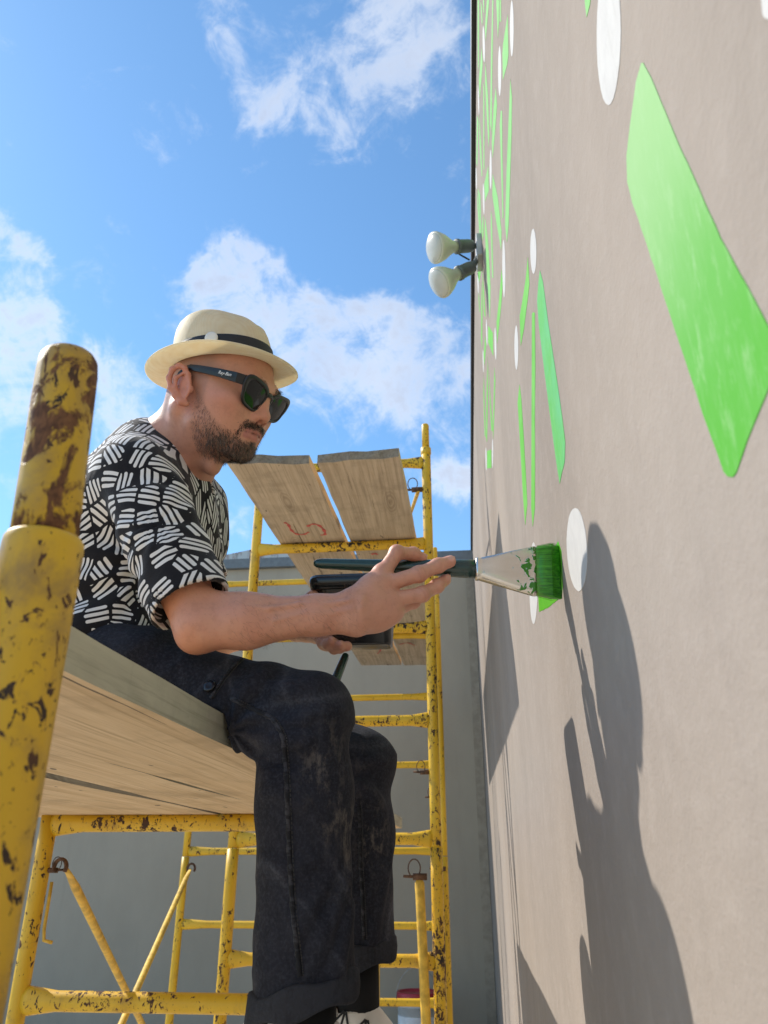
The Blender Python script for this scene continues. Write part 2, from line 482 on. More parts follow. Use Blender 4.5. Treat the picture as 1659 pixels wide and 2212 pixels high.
flat('bulb_cream', (.52, .51, .40), .3, vary=.04)
flat('bulb_glass', (.50, .49, .43), .25, vary=.04)
flat('socket_grey', (.11, .125, .12), .55)
flat('box_grey', (.42, .43, .43), .5)
flat('bucket_white', (.55, .57, .58), .45, vary=.06)
flat('lid_red', (.38, .025, .04), .4)
flat('tie_wire', (.20, .14, .07), .7)
flat('paper_label', (.72, .72, .70), .7)
M = MATS


# ------------------------------------------------------------------ object helpers
def link_mesh(name, verts, faces, mat, parent=None, smooth=False):
    me = bpy.data.meshes.new(name)
    me.from_pydata([tuple(map(float, v)) for v in verts], [], [tuple(map(int, f)) for f in faces])
    me.validate()
    mats = mat if isinstance(mat, (list, tuple)) else [mat]
    for m_ in mats: me.materials.append(M[m_] if isinstance(m_, str) else m_)
    if smooth:
        me.polygons.foreach_set('use_smooth', [True] * len(me.polygons))
    o = bpy.data.objects.new(name, me)
    COL.objects.link(o)
    if parent is not None:
        o.parent = parent
        r = parent
        off = Vector((0, 0, 0))
        while r is not None:
            off += r.location; r = r.parent
        o.location = -off
    return o


def tag(o, label=None, cat=None, group=None, kind=None):
    if label: o['label'] = label
    if cat: o['category'] = cat
    if group: o['group'] = group
    if kind: o['kind'] = kind
    return o


def thing(name, loc, label, cat, group=None):
    o = bpy.data.objects.new(name, None)
    o.empty_display_size = .05
    o.location = [float(x) for x in loc]
    COL.objects.link(o)
    return tag(o, label, cat, group)


def merge(*parts):
    V, F = [], []
    for v, f in parts:
        b = len(V); V.extend([tuple(x) for x in v]); F.extend([tuple(i + b for i in q) for q in f])
    return V, F


def frame_of(d, up=(0, 0, 1)):
    d = np.asarray(d, float); d = d / np.linalg.norm(d)
    up = np.asarray(up, float)
    if abs(d @ up) > .98: up = np.array([0., 1., 0.])
    a = np.cross(d, up); a /= np.linalg.norm(a)
    b = np.cross(a, d)
    return d, a, b


def tube(pts, r, seg=16, cap=True, up=(0, 0, 1), r2=None, closed=False):
    """swept tube; r = radius across, r2 = radius along up"""
    pts = np.asarray(pts, float); n = len(pts)
    r = np.broadcast_to(np.asarray(r, float), (n,)); r2 = r if r2 is None else np.broadcast_to(np.asarray(r2, float), (n,))
    V, F = [], []
    for i in range(n):
        if closed: d = pts[(i + 1) % n] - pts[i - 1]
        else: d = pts[min(i + 1, n - 1)] - pts[max(i - 1, 0)]
        _, a, b = frame_of(d, up)
        for k in range(seg):
            th = 2 * math.pi * k / seg
            V.append(pts[i] + a * r[i] * math.cos(th) + b * r2[i] * math.sin(th))
    m_ = n if closed else n - 1
    for i in range(m_):
        j = (i + 1) % n
        for k in range(seg):
            F.append((i * seg + k, i * seg + (k + 1) % seg, j * seg + (k + 1) % seg, j * seg + k))
    if cap and not closed:
        F.append(tuple(range(seg))[::-1]); F.append(tuple((n - 1) * seg + k for k in range(seg)))
    return V, F


def lathe(profile, c, axis=(0, 0, 1), seg=28, sx=1.0, sy=1.0, up=(0, 1, 0)):
    d, a, b = frame_of(axis, up)
    V, F = [], []
    c = np.asarray(c, float)
    for (rr, h) in profile:
        for k in range(seg):
            th = 2 * math.pi * k / seg
            V.append(c + d * h + a * rr * sx * math.cos(th) + b * rr * sy * math.sin(th))
    for i in range(len(profile) - 1):
        for k in range(seg):
            F.append((i * seg + k, i * seg + (k + 1) % seg, (i + 1) * seg + (k + 1) % seg, (i + 1) * seg + k))
    F.append(tuple(range(seg))[::-1]); F.append(tuple((len(profile) - 1) * seg + k for k in range(seg)))
    return V, F


def box(lo, hi):
    x0, y0, z0 = lo; x1, y1, z1 = hi
    V = [(x0, y0, z0), (x1, y0, z0), (x1, y1, z0), (x0, y1, z0), (x0, y0, z1), (x1, y0, z1), (x1, y1, z1), (x0, y1, z1)]
    return V, [(3, 2, 1, 0), (4, 5, 6, 7), (0, 1, 5, 4), (1, 2, 6, 5), (2, 3, 7, 6), (3, 0, 4, 7)]


def bevel(o, w, seg=2):
    bm = bmesh.new(); bm.from_mesh(o.data)
    bmesh.ops.bevel(bm, geom=list(bm.edges), offset=w, segments=seg, affect='EDGES', profile=.6)
    bm.to_mesh(o.data); bm.free()
    return o


# ------------------------------------------------------------------ the setting
XW = 0.150
GROUND = -1.22
corner = atx(1021, 1191, XW)
YB, ZTOP = float(corner[1]), float(corner[2])
g = link_mesh('ground', [(-400, -400, GROUND), (400, -400, GROUND), (400, 400, GROUND), (-400, 400, GROUND)], [(0, 1, 2, 3)], 'concrete_ground')
tag(g, kind='structure')

# tall wall on the right (the mural) with its black coping
ztop2 = float(atx(1026, 300, XW)[2])
mural = link_mesh('mural_wall', *box((XW, -6.0, GROUND - .2), (XW + 4.0, YB + 4.0, ZTOP)), 'wall_plaster')
tag(mural, 'tall beige plaster wall on the right carrying green strokes and white ovals', 'wall')
link_mesh('coping', *box((XW - .018, -6.0, ZTOP - .004), (XW + .3, YB + .0, ZTOP + .075)), 'coping_black', mural)

# grey wall at the back
zb = ZTOP - .10
back = thing('back_wall', (-6, YB, GROUND), 'plain grey plaster wall closing the yard behind the scaffold', 'wall')
link_mesh('plaster', *box((-14, YB, GROUND - .2), (XW - .001, YB + .35, zb)), 'back_wall_plaster', back)
link_mesh('flashing', *box((-14, YB - .05, zb + .001), (XW - .002, YB + .36, ZTOP - .006)), 'flashing_grey', back)
link_mesh('corner_strip', *box((XW - .075, YB - .03, GROUND), (XW - .003, YB - .002, zb - .004)), 'corner_trim', back)
p0 = aty(460, 1203, YB + 1.2); p1 = aty(562, 1183, YB + 1.2); p2 = aty(760, 1176, YB + 1.2)
roof = thing('metal_roof', (p0[0], YB + 1.2, 0), 'rust stained white metal roof edge showing above the grey wall', 'roof')
for (a, b) in ((aty(300, 1236, YB + 1.2), aty(512, 1193.5, YB + 1.2)), (aty(513.2, 1193.3, YB + 1.2), p1), (aty(563, 1182.8, YB + 1.2), p2)):
    y0, y1 = YB + 1.2, YB + 6
    V = [(a[0], y0, ZTOP - 1), (b[0], y0, ZTOP - 1), (b[0], y0, b[2]), (a[0], y0, a[2]),
         (a[0], y1, ZTOP - 1), (b[0], y1, ZTOP - 1), (b[0], y1, b[2]), (a[0], y1, a[2])]
    link_mesh('sheet', V, [(0, 1, 2, 3), (5, 4, 7, 6), (3, 2, 6, 7), (1, 5, 6, 2), (4, 0, 3, 7), (4, 5, 1, 0)], 'rusty_sheet', roof)

# painted shapes on the mural wall: thin coats of paint half a millimetre thick
fA = lambda p: ((1850 + p[0] / 2.2125) / 1.823, (p[1] / 2.2125) / 1.823)
fB = lambda p: ((1850 + p[0] / 2.01) / 1.823, (900 + p[1] / 2.01) / 1.823)
fC = lambda p: ((1750 + p[0] / 1.302) / 1.823, (p[1] / 1.302) / 1.823)
fD = lambda p: ((1750 + p[0] / 1.302) / 1.823, (1300 + p[1] / 1.302) / 1.823)


def smooth_poly(pts, it=1):
    pts = [np.array(p, float) for p in pts]
    for _ in range(it):
        q = []
        for i in range(len(pts)):
            a, b = pts[i], pts[(i + 1) % len(pts)]
            q += [a * .8 + b * .2, a * .2 + b * .8]
        pts = q
    return pts


def coat(name, uvs, mat, depth=.0005, rough=.0006):
    P = []
    uvs = [np.array(p, float) for p in uvs]
    dense = []
    for i in range(len(uvs)):
        a, b = atx(*uvs[i], XW), atx(*uvs[(i + 1) % len(uvs)], XW)
        n = max(1, min(40, int(np.linalg.norm(b - a) / .012)))
        for k in range(n): dense.append(a + (b - a) * k / n)
    for p in dense: P.append((p[1] + random.uniform(-1, 1) * rough, p[2] + random.uniform(-1, 1) * rough))
    n = len(P)
    V = [(XW - depth, a, b) for a, b in P] + [(XW + .001, a, b) for a, b in P]
    F = [tuple(range(n))] + [(i, (i + 1) % n, n + (i + 1) % n, n + i) for i in range(n)]
    o = link_mesh(name, V, F, mat, mural)
    bm = bmesh.new(); bm.from_mesh(o.data); bmesh.ops.recalc_face_normals(bm, faces=bm.faces)
    bmesh.ops.triangulate(bm, faces=[f for f in bm.faces if len(f.verts) > 4])
    bm.to_mesh(o.data); bm.free()
    return o


def oval(cv, f=None, mat='paint_white'):
    cx, cy, hw, hh, tilt = cv
    pts = []
    for k in range(28):
        th = 2 * math.pi * k / 28
        x, y = hw * math.cos(th), hh * math.sin(th)
        p = (cx + x + tilt * (y / hh), cy + y)
        pts.append(f(p) if f else p)
    return coat('white_oval', pts, mat)


big = [fC(p) for p in [(1012, 322), (1022, 320), (1062, 400), (1180, 680), (1420, 1220)]] + [fD(p) for p in [(1668, -20), (1720, 60), (1722, 130), (1659, 318), (1560, 555), (1502, 728), (1484, 752), (1458, 752), (1436, 728), (1330, 430), (1185, 0)]] + \
      [fC(p) for p in [(1080, 1370), (968, 1042), (940, 930), (937, 800), (955, 640), (985, 420)]]
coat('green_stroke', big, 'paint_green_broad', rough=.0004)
for poly, mt in [
    ([(556, 330), (580, 420), (625, 760), (690, 1190), (735, 1500), (757, 1690), (752, 1850), (730, 1940), (713, 2018), (680, 1800), (640, 1500), (590, 1110), (548, 760), (535, 580), (545, 430)], 'paint_green_teal'),
    ([(494, 672), (505, 664), (516, 672), (520, 1100), (516, 1500), (518, 1900), (516, 2212), (500, 2360), (488, 2212), (490, 1700), (492, 1200)], 'paint_green'),
    ([(395, 1235), (408, 1340), (425, 1600), (445, 1950), (456, 2180), (440, 2345), (425, 2150), (405, 1800), (388, 1500), (380, 1380)], 'paint_green'),
    ([(461, 225), (473, 440), (460, 560), (430, 790), (405, 930), (397, 690), (420, 560), (445, 400)], 'paint_green'),
    ([(253, 322), (262, 430), (250, 600), (218, 910), (213, 740), (235, 540)], 'paint_green'),
    ([(146, 768), (183, 825), (187, 1008), (146, 900)], 'paint_green'),
    ([(124, 850), (130, 920), (117, 1085), (110, 1000)], 'paint_green'),
    ([(196, 1100), (203, 1200), (195, 1450), (186, 1670), (182, 1560), (190, 1350)], 'paint_green'),
    ([(148, 1060), (168, 1400), (183, 1600), (172, 1600), (158, 1350)], 'paint_green'),
    ([(140, 1015), (144, 1300), (137, 1690), (128, 1650), (134, 1300)], 'paint_green'),
    ([(112, 1160), (117, 1400), (126, 1650), (119, 1640), (108, 1300)], 'paint_green'),
    ([(138, 1760), (170, 1750), (172, 1895), (138, 1898)], 'paint_green'),
    ([(84, 265), (90, 340), (74, 430), (62, 360), (68, 270)], 'paint_green'),
    ([(96, 420), (102, 600), (98, 950), (90, 880), (92, 600)], 'paint_green'),
    ([(100, 300), (112, 480), (125, 700), (116, 690), (104, 500)], 'paint_green'),
    ([(72, 500), (82, 660), (78, 660), (70, 560)], 'paint_green'),
]:
    coat('green_stroke', [fB(p) for p in poly], mt)
for poly in [
    [(332, 125), (338, 480), (328, 560), (290, 698), (286, 470), (292, 380)],
    [(355, 690), (369, 850), (366, 1150), (340, 1950), (325, 2112), (310, 1960), (322, 1500), (342, 1000)],
    [(272, 965), (283, 965), (285, 1300), (295, 1890), (287, 1910), (275, 1500), (263, 1080)],
    [(200, 1515), (245, 1720), (277, 2010), (275, 2180), (230, 1920), (198, 1700)],
    [(228, 760), (238, 920), (225, 1100), (200, 1380), (194, 1240), (208, 950)],
    [(198, 0), (207, 0), (196, 700), (192, 1150), (178, 1080), (186, 500)],
    [(137, 540), (160, 850), (172, 1180), (165, 1285), (148, 1000), (134, 700)],
    [(150, 0), (170, 0), (150, 230), (140, 355), (133, 250)],
    [(232, 0), (257, 0), (255, 200), (246, 332), (240, 200)],
    [(262, 0), (273, 0), (273, 190), (262, 180)],
    [(96, 0), (106, 60), (112, 190), (107, 220), (100, 130)],
    [(116, 0), (127, 0), (126, 112), (120, 100)],
    [(70, 0), (82, 0), (80, 560), (73, 620), (70, 300)],
    [(104, 418), (113, 560), (88, 860), (80, 700)],
    [(120, 715), (128, 760), (128, 1480), (120, 1470), (118, 1000)],
    [(84, 990), (100, 1250), (110, 1530), (104, 1540), (86, 1250)],
    [(162, 1445), (166, 1660), (133, 1755), (128, 1600)],
    [(186, 1835), (194, 1900), (206, 2420), (196, 2420), (184, 2000)],
    [(135, 1890), (160, 2100), (182, 2500), (176, 2780), (150, 2400), (132, 2000)],
    [(64, 1640), (84, 1880), (97, 2080), (90, 2100), (68, 1800)],
    [(72, 1640), (92, 1700), (104, 2060), (98, 2080), (84, 1820)],
    [(120, 1870), (122, 2050), (110, 2100), (108, 1960)],
    [(64, 1000), (76, 1060), (66, 1450), (58, 1420)],
]:
    coat('green_stroke', [fA(p) for p in poly], 'paint_green_pale')
coat('green_stroke', [(1265, -20), (1278, -20), (1275, 10), (1268, 37), (1264, 5)], 'paint_green_pale')
for cv in [(368, 247, 16, 245, 0), (262, 618, 14, 218, 0), (123, 383, 9, 158, 4), (77, 870, 5, 130, 4), (183, 1476, 9, 172, 0), (58, 1555, 5, 96, 2), (122, 1735, 7, 135, 3), (298, 2340, 13, 250, 2)]:
    oval(cv, fA)
for cv in [(505, 180, 24, 178, 2), (370, 942, 15, 174, 1), (204, 912, 7, 126, 3), (135, 822, 5, 104, 3), (181, 1782, 5, 115, 0), (130, 1825, 5, 92, 2), (107, 1050, 4, 88, 2), (66, 428, 5, 86, 3), (96, 290, 5, 40, 1)]:
    oval(cv, fB)
oval((1316, 70, 26, 158, -1))
oval((1247, 1187, 22, 90, 4))
oval((1153, 1260, 9, 88, 0))
oval((1672, -36, 24, 78, -10))
coat('green_stroke', [(1206, 1170), (1213, 1190), (1216, 1262), (1214, 1288), (1185, 1312), (1165, 1322), (1163, 1285), (1180, 1210)], 'paint_green_wet')

# ------------------------------------------------------------------ scaffold
H_DECK = .150           # underside of the deck the man sits on
T_PL = .038
Z_UP = 1.44             # underside of the upper deck
TR = .0235
yA = float(atz(400, 1760, H_DECK)[1])
yB = float(atz(850, 1166, Z_UP)[1])
yC = float(atz(900, 1366, Z_UP)[1])


def rung_mesh(a, b, r, flare=1.45):
    a = np.asarray(a, float); b = np.asarray(b, float)
    ts = np.array([0, .02, .05, .10, .5, .90, .95, .98, 1.0])
    rz = np.array([flare, flare * .97, 1 + .55 * (flare - 1), 1.0, 1.0, 1.0, 1 + .55 * (flare - 1), flare * .97, flare]) * r
    ry = np.array([.8, .82, .9, 1, 1, 1, .9, .82, .8]) * r
    return tube([a + (b - a) * q for q in ts], ry, 16, r2=rz)


def post_mesh(x0, y, z0, x1, z1, r, joints=()):
    n = 10
    return tube([(x0 + (x1 - x0) * k / n, y, z0 + (z1 - z0) * k / n) for k in range(n + 1)], r, 18, up=(0, 1, 0))


def lock_parts(parent, p, side=-1, size=1.0):
    """the pig-tail pin a brace hooks on"""
    p = np.asarray(p, float)
    body = merge(tube([p, p + [side * .05 * size, 0, 0]], .012 * size, 10), tube([p + [side * .045 * size, 0, 0], p + [side * .085 * size, 0, .002]], .005 * size, 8))
    link_mesh('brace_pin', *body, 'rust', parent, True)
    ring = [p + np.array([side * (.045 + .022 * math.cos(a)) * size, -.004, (.028 + .03 * math.sin(a)) * size]) for a in np.linspace(0, 2 * math.pi, 18, endpoint=False)]
    link_mesh('ring', *tube(ring, .0022 * size, 6, closed=True, up=(0, 1, 0)), 'rust', parent, True)


def frame(label, y, xl, xr, z0, z1, rungs, r=TR, mat='scaffold_yellow', mat_r=None, pins=(True, True), pin_h=.12, skew=0.0, inner=(), rr=None):
    t_ = thing('scaffold_frame', (xl, y, z0), label, 'scaffold frame', 'yellow scaffold frames')
    mat_r = mat_r or mat
    yr = y + skew
    for x, yy, pn, mm in ((xl, y, pins[0], mat), (xr, yr, pins[1], mat_r)):
        po = link_mesh('post', *post_mesh(x, yy, z0, x, z1, r), mm, t_, True)
        if pn:
            col = tube([(x, yy, z1 - .035), (x, yy, z1 - .03), (x, yy, z1 + .002), (x, yy, z1 + .004)], [r * 1.0, r * 1.14, r * 1.14, r * .9], 18, up=(0, 1, 0))
            pin = tube([(x, yy, z1), (x, yy, z1 + pin_h - .006), (x, yy, z1 + pin_h)], [r * .80, r * .80, r * .70], 18, up=(0, 1, 0))
            link_mesh('coupling_pin', *merge(col, pin), mm, t_, True)
    for z in rungs:
        rad = rr or r * .93
        link_mesh('rung', *rung_mesh((xl + r * .6, y, z), (xr - r * .6, yr, z), rad), mat, t_, True)
    return t_


# near frame: only its right post stands in the picture, close to the lens
yN = .40
pN = aty(150, 770, yN)
sleeve = aty(97, 1165, yN)
xN = float(aty(8, 1650, yN)[0])
tN = thing('scaffold_frame', (xN, yN, GROUND), 'rusty yellow scaffold post rising close on the left with an open pin on top', 'scaffold frame', 'yellow scaffold frames')
zs = float(sleeve[2])
RN = .0228
prof = [(RN, GROUND), (RN, -.3), (RN, zs - .006), (RN * .985, zs - .002), (RN * .93, zs)]
tilt = (pN[0] - xN, 0)
V, F = [], []
link_mesh('post', *tube([(xN + (sleeve[0] - xN) * max(0, (h + .1) / (zs + .1)), yN, h) for _, h in prof for __ in (0,)], [a for a, _ in prof], 40, up=(0, 1, 0)), 'scaffold_yellow_near', tN, True)
zt = float(pN[2])
a0 = np.array([sleeve[0], yN, zs - .01]); a1 = np.array([pN[0], yN, zt])
rp = .0192
link_mesh('coupling_pin', *tube([a0 + (a1 - a0) * q for q in (0, .3, .6, .9, .965, .99, .999)], [rp, rp, rp, rp, rp * .96, rp * .86, rp * .7], 40, up=(0, 1, 0)), 'scaffold_yellow_rusty', tN, True)
xNl = xN - 1.0
link_mesh('post', *post_mesh(xNl, yN, GROUND, xNl, zs, TR), 'scaffold_yellow', tN, True)
for z in (.126, -.36, -.85):
    link_mesh('rung', *rung_mesh((xNl + .01, yN, z), (xN - .01, yN, z), TR * .95), 'scaffold_yellow', tN, True)
bolt = aty(12, 1440, yN)
link_mesh('bolt', *lathe([(.003, -.012), (.0075, -.010), (.0085, .0), (.0085, .004)], (xN + .004, yN - RN - .001, bolt[2]), (0, 1, 0), 10), 'steel_grey', tN)

# frame A: far end of the man's deck
xAl = float(aty(100, 1813, yA)[0]); xAr = float(aty(801, 2120, yA)[0])
zA = float(aty(100, 1790, yA)[2])
tA = frame('yellow scaffold frame holding the far end of the deck, half hidden behind the jeans', yA, xAl, xAr, GROUND, zA + .045,
           [float(aty(330, 1777, yA)[2]), float(aty(330, 2166, yA)[2]), float(aty(330, 2166, yA)[2]) - .48], r=.0245, mat='scaffold_yellow_worn', mat_r='scaffold_yellow', pins=(False, False), rr=.0255)
za2 = float(aty(330, 1808, yA + .03)[2])
lock_parts(tA, (xAl + .02, yA, float(aty(120, 1880, yA)[2])), 1, .62)
hk = aty(112, 1905, yA)
link_mesh('hook', *tube([hk, hk + [0, 0, -.12], hk + [.005, 0, -.15], hk + [.03, 0, -.155]], .005, 8, up=(0, 1, 0)), 'brace_dusty', tA, True)

# frame B, two lifts, below the upper deck
xBr = float(aty(942, 1813, yB)[0]); xBl = float(aty(505, 1813, yB)[0])
zj = float(aty(940, 1832, yB)[2])
zBt = float(aty(918, 970, yB)[2])
rB = float(.0245)
frame('lower lift of the ladder frame right behind the legs, right post mottled brown', yB, xBl, xBr, GROUND, zj,
      [float(aty(900, v, yB)[2]) for v in (1812, 2076)] + [float(aty(900, 2076, yB)[2]) - .44], r=rB, mat='scaffold_yellow', mat_r='scaffold_yellow_mottled', pins=(False, False), rr=.0235)
bup = frame('upper lift of the ladder frame carrying the two high planks, pin on top', yB, xBl, xBr, zj + .003, zBt,
            [float(aty(900, v, yB)[2]) for v in (1000, 1356, 1556)] + [Z_UP - .0255], r=rB * .93, mat='scaffold_yellow_worn', mat_r='scaffold_yellow', pins=(False, True), pin_h=float(aty(917, 918, yB)[2]) - zBt, rr=.0235)
lock_parts(bup, (xBr - .02, yB, float(aty(917, 1057, yB)[2])), -1, 1.1)
lock_parts(bup, (xBr - .02, yB, float(aty(917, 1668, yB)[2])), -1, .8)

# frame C behind
xCr = float(aty(958, 1813, yC)[0]); xCl = float(aty(405, 1813, yC)[0])
rC = .0225
zCj = float(aty(958, 1850, yC)[2]); zCt = float(aty(948, 1215, yC)[2])
clow = frame('lower lift of the rearmost yellow ladder frame, standing near the grey wall', yC, xCl, xCr, GROUND, zCj,
             [float(aty(900, v, yC)[2]) for v in (1838, 2000, 2166)], r=rC, mat='scaffold_yellow_clean', pins=(False, False), rr=.020)
cup = frame('upper lift of the rearmost yellow ladder frame with open pins on both posts', yC, xCl, xCr, zCj + .003, zCt,
            [float(aty(900, v, yC)[2]) for v in (1248, 1505, 1652)] + [Z_UP - .0215], r=rC * .95, mat='scaffold_yellow_clean', pins=(True, True), pin_h=.11, rr=.020)
lock_parts(cup, (xCr - .02, yC, float(aty(955, 1316, yC)[2])), -1, 1.0)
lock_parts(cup, (xCr - .02, yC, float(aty(955, 1722, yC)[2])), -1, 1.0)


def brace(label, a, b, r, mat, flat_end=True):
    a = np.asarray(a, float); b = np.asarray(b, float)
    t_ = thing('cross_brace', a, label, 'scaffold brace', 'scaffold cross braces')
    ts = [0, .012, .03, .05, .95, .97, .988, 1]
    ra = np.array([.6, 1.0, 1.05, 1, 1, 1.05, 1.0, .6]) * r
    rb = np.array([.25, .3, .6, 1, 1, .6, .3, .25]) * r
    link_mesh('tube', *tube([a + (b - a) * q for q in ts], ra, 14, r2=rb, up=(0, 1, 0.2)), mat, t_, True)
    return t_


ka = aty(126, 1876, yA); kc = aty(414, 1878, yC)
ka[0] += .01
b1 = brace('yellow brace tube slanting down from the left post of the deck frame', ka + [0, .03, 0], (kc[0], yC - .02, kc[2] - 1.05), .0135, 'brace_dusty')
b2 = brace('thin yellow brace with red specks slanting down to the left behind the deck frame', kc + [0, -.03, 0], (xAl + .02, yA + .06, ka[2] - 1.05), .0145, 'brace_dusty')
# rusty clevises on the brace ends
for par, p, s in ((b1, ka, .72), (b2, kc, .9)):
    P_ = [p + np.array([s * .026 * math.cos(a), -.01, s * (.03 * math.sin(a) + .005)]) for a in np.linspace(-.6, math.pi + .6, 14)]
    link_mesh('clevis', *tube(P_, .007 * s, 8, up=(0, 1, 0), r2=.014 * s), 'rust', par, True)
kb = aty(906, 1900, yB - .03); kb2 = aty(928, 2260, yB - .03)
b3 = brace('pale yellow flattened brace end hanging from the right post of the nearer ladder frame', kb, kb2 + [0, .02, -.3], .0185, 'brace_dusty')
lock_parts(b3, (kb[0] + .03, yB - .03, kb[2] + .01), -1, 1.1)
w = [aty(915 - 3 * i + (2.2 * i * i if i < 3 else 0), 1905 + 45 * i, yB - .055) for i in range(0, 4)]
kd = aty(950, 1885, yC - .05); kd2 = aty(951, 2150, yC - .05)
b4 = brace('grey galvanised brace tube hanging beside the rear right post', kd, kd2 + [.01, 0, -.3], .0165, 'steel_grey')
lock_parts(b4, (kd[0] + .035, yC - .05, kd[2] + .02), -1, 1.1)
b5 = brace('short slanting brace beside the near end of the high planks', aty(903, 1062, yB - .02), aty(886, 1112, yB + .9), .010, 'brace_dusty')


def plank(label, quad, z, thick, mats, group, parent=None):
    """quad: near-left, near-right, far-right, far-left in plan"""
    nl, nr, fr, fl = [np.array([q[0], q[1]]) for q in quad]
    NX, NY = 5, 22
    c = (nl + nr) / 2
    t_ = thing('plank', (c[0], c[1], z), label, 'scaffold plank', group)
    bm = bmesh.new()
    grid = {}
    for s, zz in ((0, z), (1, z + thick)):
        for j in range(NY + 1):
            for i in range(NX + 1):
                a = nl + (nr - nl) * i / NX; b = fl + (fr - fl) * i / NX
                p = a + (b - a) * j / NY
                e = (i in (0, NX)) * .0020 * math.sin(j * 2.3 + i + 1.3 * math.sin(j * 5.1)) + 0
                je = (j in (0, NY)) * .006 * math.sin(i * 2.1 + s)
                grid[s, i, j] = bm.verts.new((p[0] + e, p[1] + je, zz + .0012 * math.sin(j * .8 + i * .5)))
    mid = []
    def fc(vs, mi):
        f = bm.faces.new(vs); f.material_index = mi; f.smooth = False
    for j in range(NY):
        for i in range(NX):
            fc([grid[0, i, j], grid[0, i, j + 1], grid[0, i + 1, j + 1], grid[0, i + 1, j]], 0)
            fc([grid[1, i, j], grid[1, i + 1, j], grid[1, i + 1, j + 1], grid[1, i, j + 1]], 0)
        fc([grid[0, NX, j], grid[0, NX, j + 1], grid[1, NX, j + 1], grid[1, NX, j]], 1)
        fc([grid[0, 0, j + 1], grid[0, 0, j], grid[1, 0, j], grid[1, 0, j + 1]], 1)
    for i in range(NX):
        fc([grid[0, i, 0], grid[0, i + 1, 0], grid[1, i + 1, 0], grid[1, i, 0]], 2)
        fc([grid[0, i + 1, NY], grid[0, i, NY], grid[1, i, NY], grid[1, i + 1, NY]], 2)
    sharp = [e for e in bm.edges if len(e.link_faces) == 2 and e.calc_face_angle(0) > .9]
    bmesh.ops.bevel(bm, geom=sharp, offset=.0028, segments=2, affect='EDGES')
    me = bpy.data.meshes.new('board'); bm.to_mesh(me); bm.free()
    for m_ in mats: me.materials.append(M[m_])
    o = bpy.data.objects.new('board', me); COL.objects.link(o); o.parent = t_; o.location = -t_.location
    return t_


GRP1 = 'planks of the deck under the seated man'
e0 = atz(150, 1452, H_DECK); e1 = atz(567, 1640, H_DECK); e2 = atz(870, 1790, H_DECK)
s1 = (e1[0] - e0[0]) / (e1[1] - e0[1])
xr = lambda y: e0[0] + (e2[0] - e0[0]) * (y - e0[1]) / (e2[1] - e0[1])
yEnd = float(e2[1])
plank('weathered plank with a grey green edge, the one the man sits on', [(xr(.24) - .232, .24), (xr(.24), .24), (xr(yEnd), yEnd), (xr(yEnd) - .235, yEnd)], H_DECK, T_PL, ('plank_wood', 'plank_edge', 'plank_end'), GRP1)
gA = atz(110, 1672, H_DECK); gB = atz(470, 1756, H_DECK)
xg = lambda y: gA[0] + (gB[0] - gA[0]) * (y - gA[1]) / (gB[1] - gA[1])
plank('middle plank of the deck, seen from below between a hairline seam and a wide gap', [(xg(.24), .24), (xr(.24) - .238, .24), (xr(2.9) - .236, 2.9), (xg(2.9) + .0, 2.9)], H_DECK, T_PL, ('plank_wood', 'plank_edge', 'plank_end'), GRP1)
gA2 = atz(108, 1697, H_DECK)
xo = gA[0] - gA2[0]
plank('far left plank of the deck beyond the dark gap', [(xg(.24) - .62, .24), (xg(.24) - .062, .24), (xg(2.9) + .010 - .012, 2.9), (xg(2.9) - .62, 2.9)], H_DECK, T_PL, ('plank_wood', 'plank_end', 'plank_end'), GRP1)  # dark end wood on its long edges paints in the shade of the gap

GRP2 = 'high planks on the ladder frames'
def upq(l0, r0, l1, r1):
    return [atz(*l0, Z_UP), atz(*r0, Z_UP), atz(*r1, Z_UP), atz(*l1, Z_UP)]
u1 = plank('high plank on the left with a red spray scrawl underneath', upq((490, 1001), (669, 1003), (781, 1437), (868, 1437)), Z_UP, T_PL, ('plank_wood_grey', 'plank_wood', 'plank_end'), GRP2)
u2 = plank('high plank on the right beside the scaffold post, dark specks underneath', upq((685, 1000), (863, 988), (873, 1437), (953, 1436)), Z_UP, T_PL, ('plank_wood_grey', 'plank_wood', 'plank_end'), GRP2)


def stroke(par, uvs, width, z=Z_UP):
    pts = np.array([atz(u, v, z) for u, v in uvs])
    # resample through a simple Catmull-Rom
    out = []
    n = len(pts)
    for i in range(n - 1):
        p0, p1, p2, p3 = pts[max(i - 1, 0)], pts[i], pts[i + 1], pts[min(i + 2, n - 1)]
        for k in range(6):
            s = k / 6
            out.append(.5 * ((2 * p1) + (-p0 + p2) * s + (2 * p0 - 5 * p1 + 4 * p2 - p3) * s * s + (-p0 + 3 * p1 - 3 * p2 + p3) * s ** 3))
    out.append(pts[-1]); out = np.array(out)
    V, F = [], []
    for i, p in enumerate(out):
        d = out[min(i + 1, len(out) - 1)] - out[max(i - 1, 0)]; d = d / (np.linalg.norm(d) + 1e-9)
        nrm = np.array([-d[1], d[0], 0]); ww = width * (.8 + .35 * math.sin(i * 1.1)) * (.5 if i in (0, len(out) - 1) else 1)
        V += [p + nrm * ww + [0, 0, -.0025], p - nrm * ww + [0, 0, -.0025]]
    for i in range(len(out) - 1): F.append((2 * i, 2 * i + 1, 2 * i + 3, 2 * i + 2))
    return link_mesh('red_mark', V, F, 'red_spray', par)


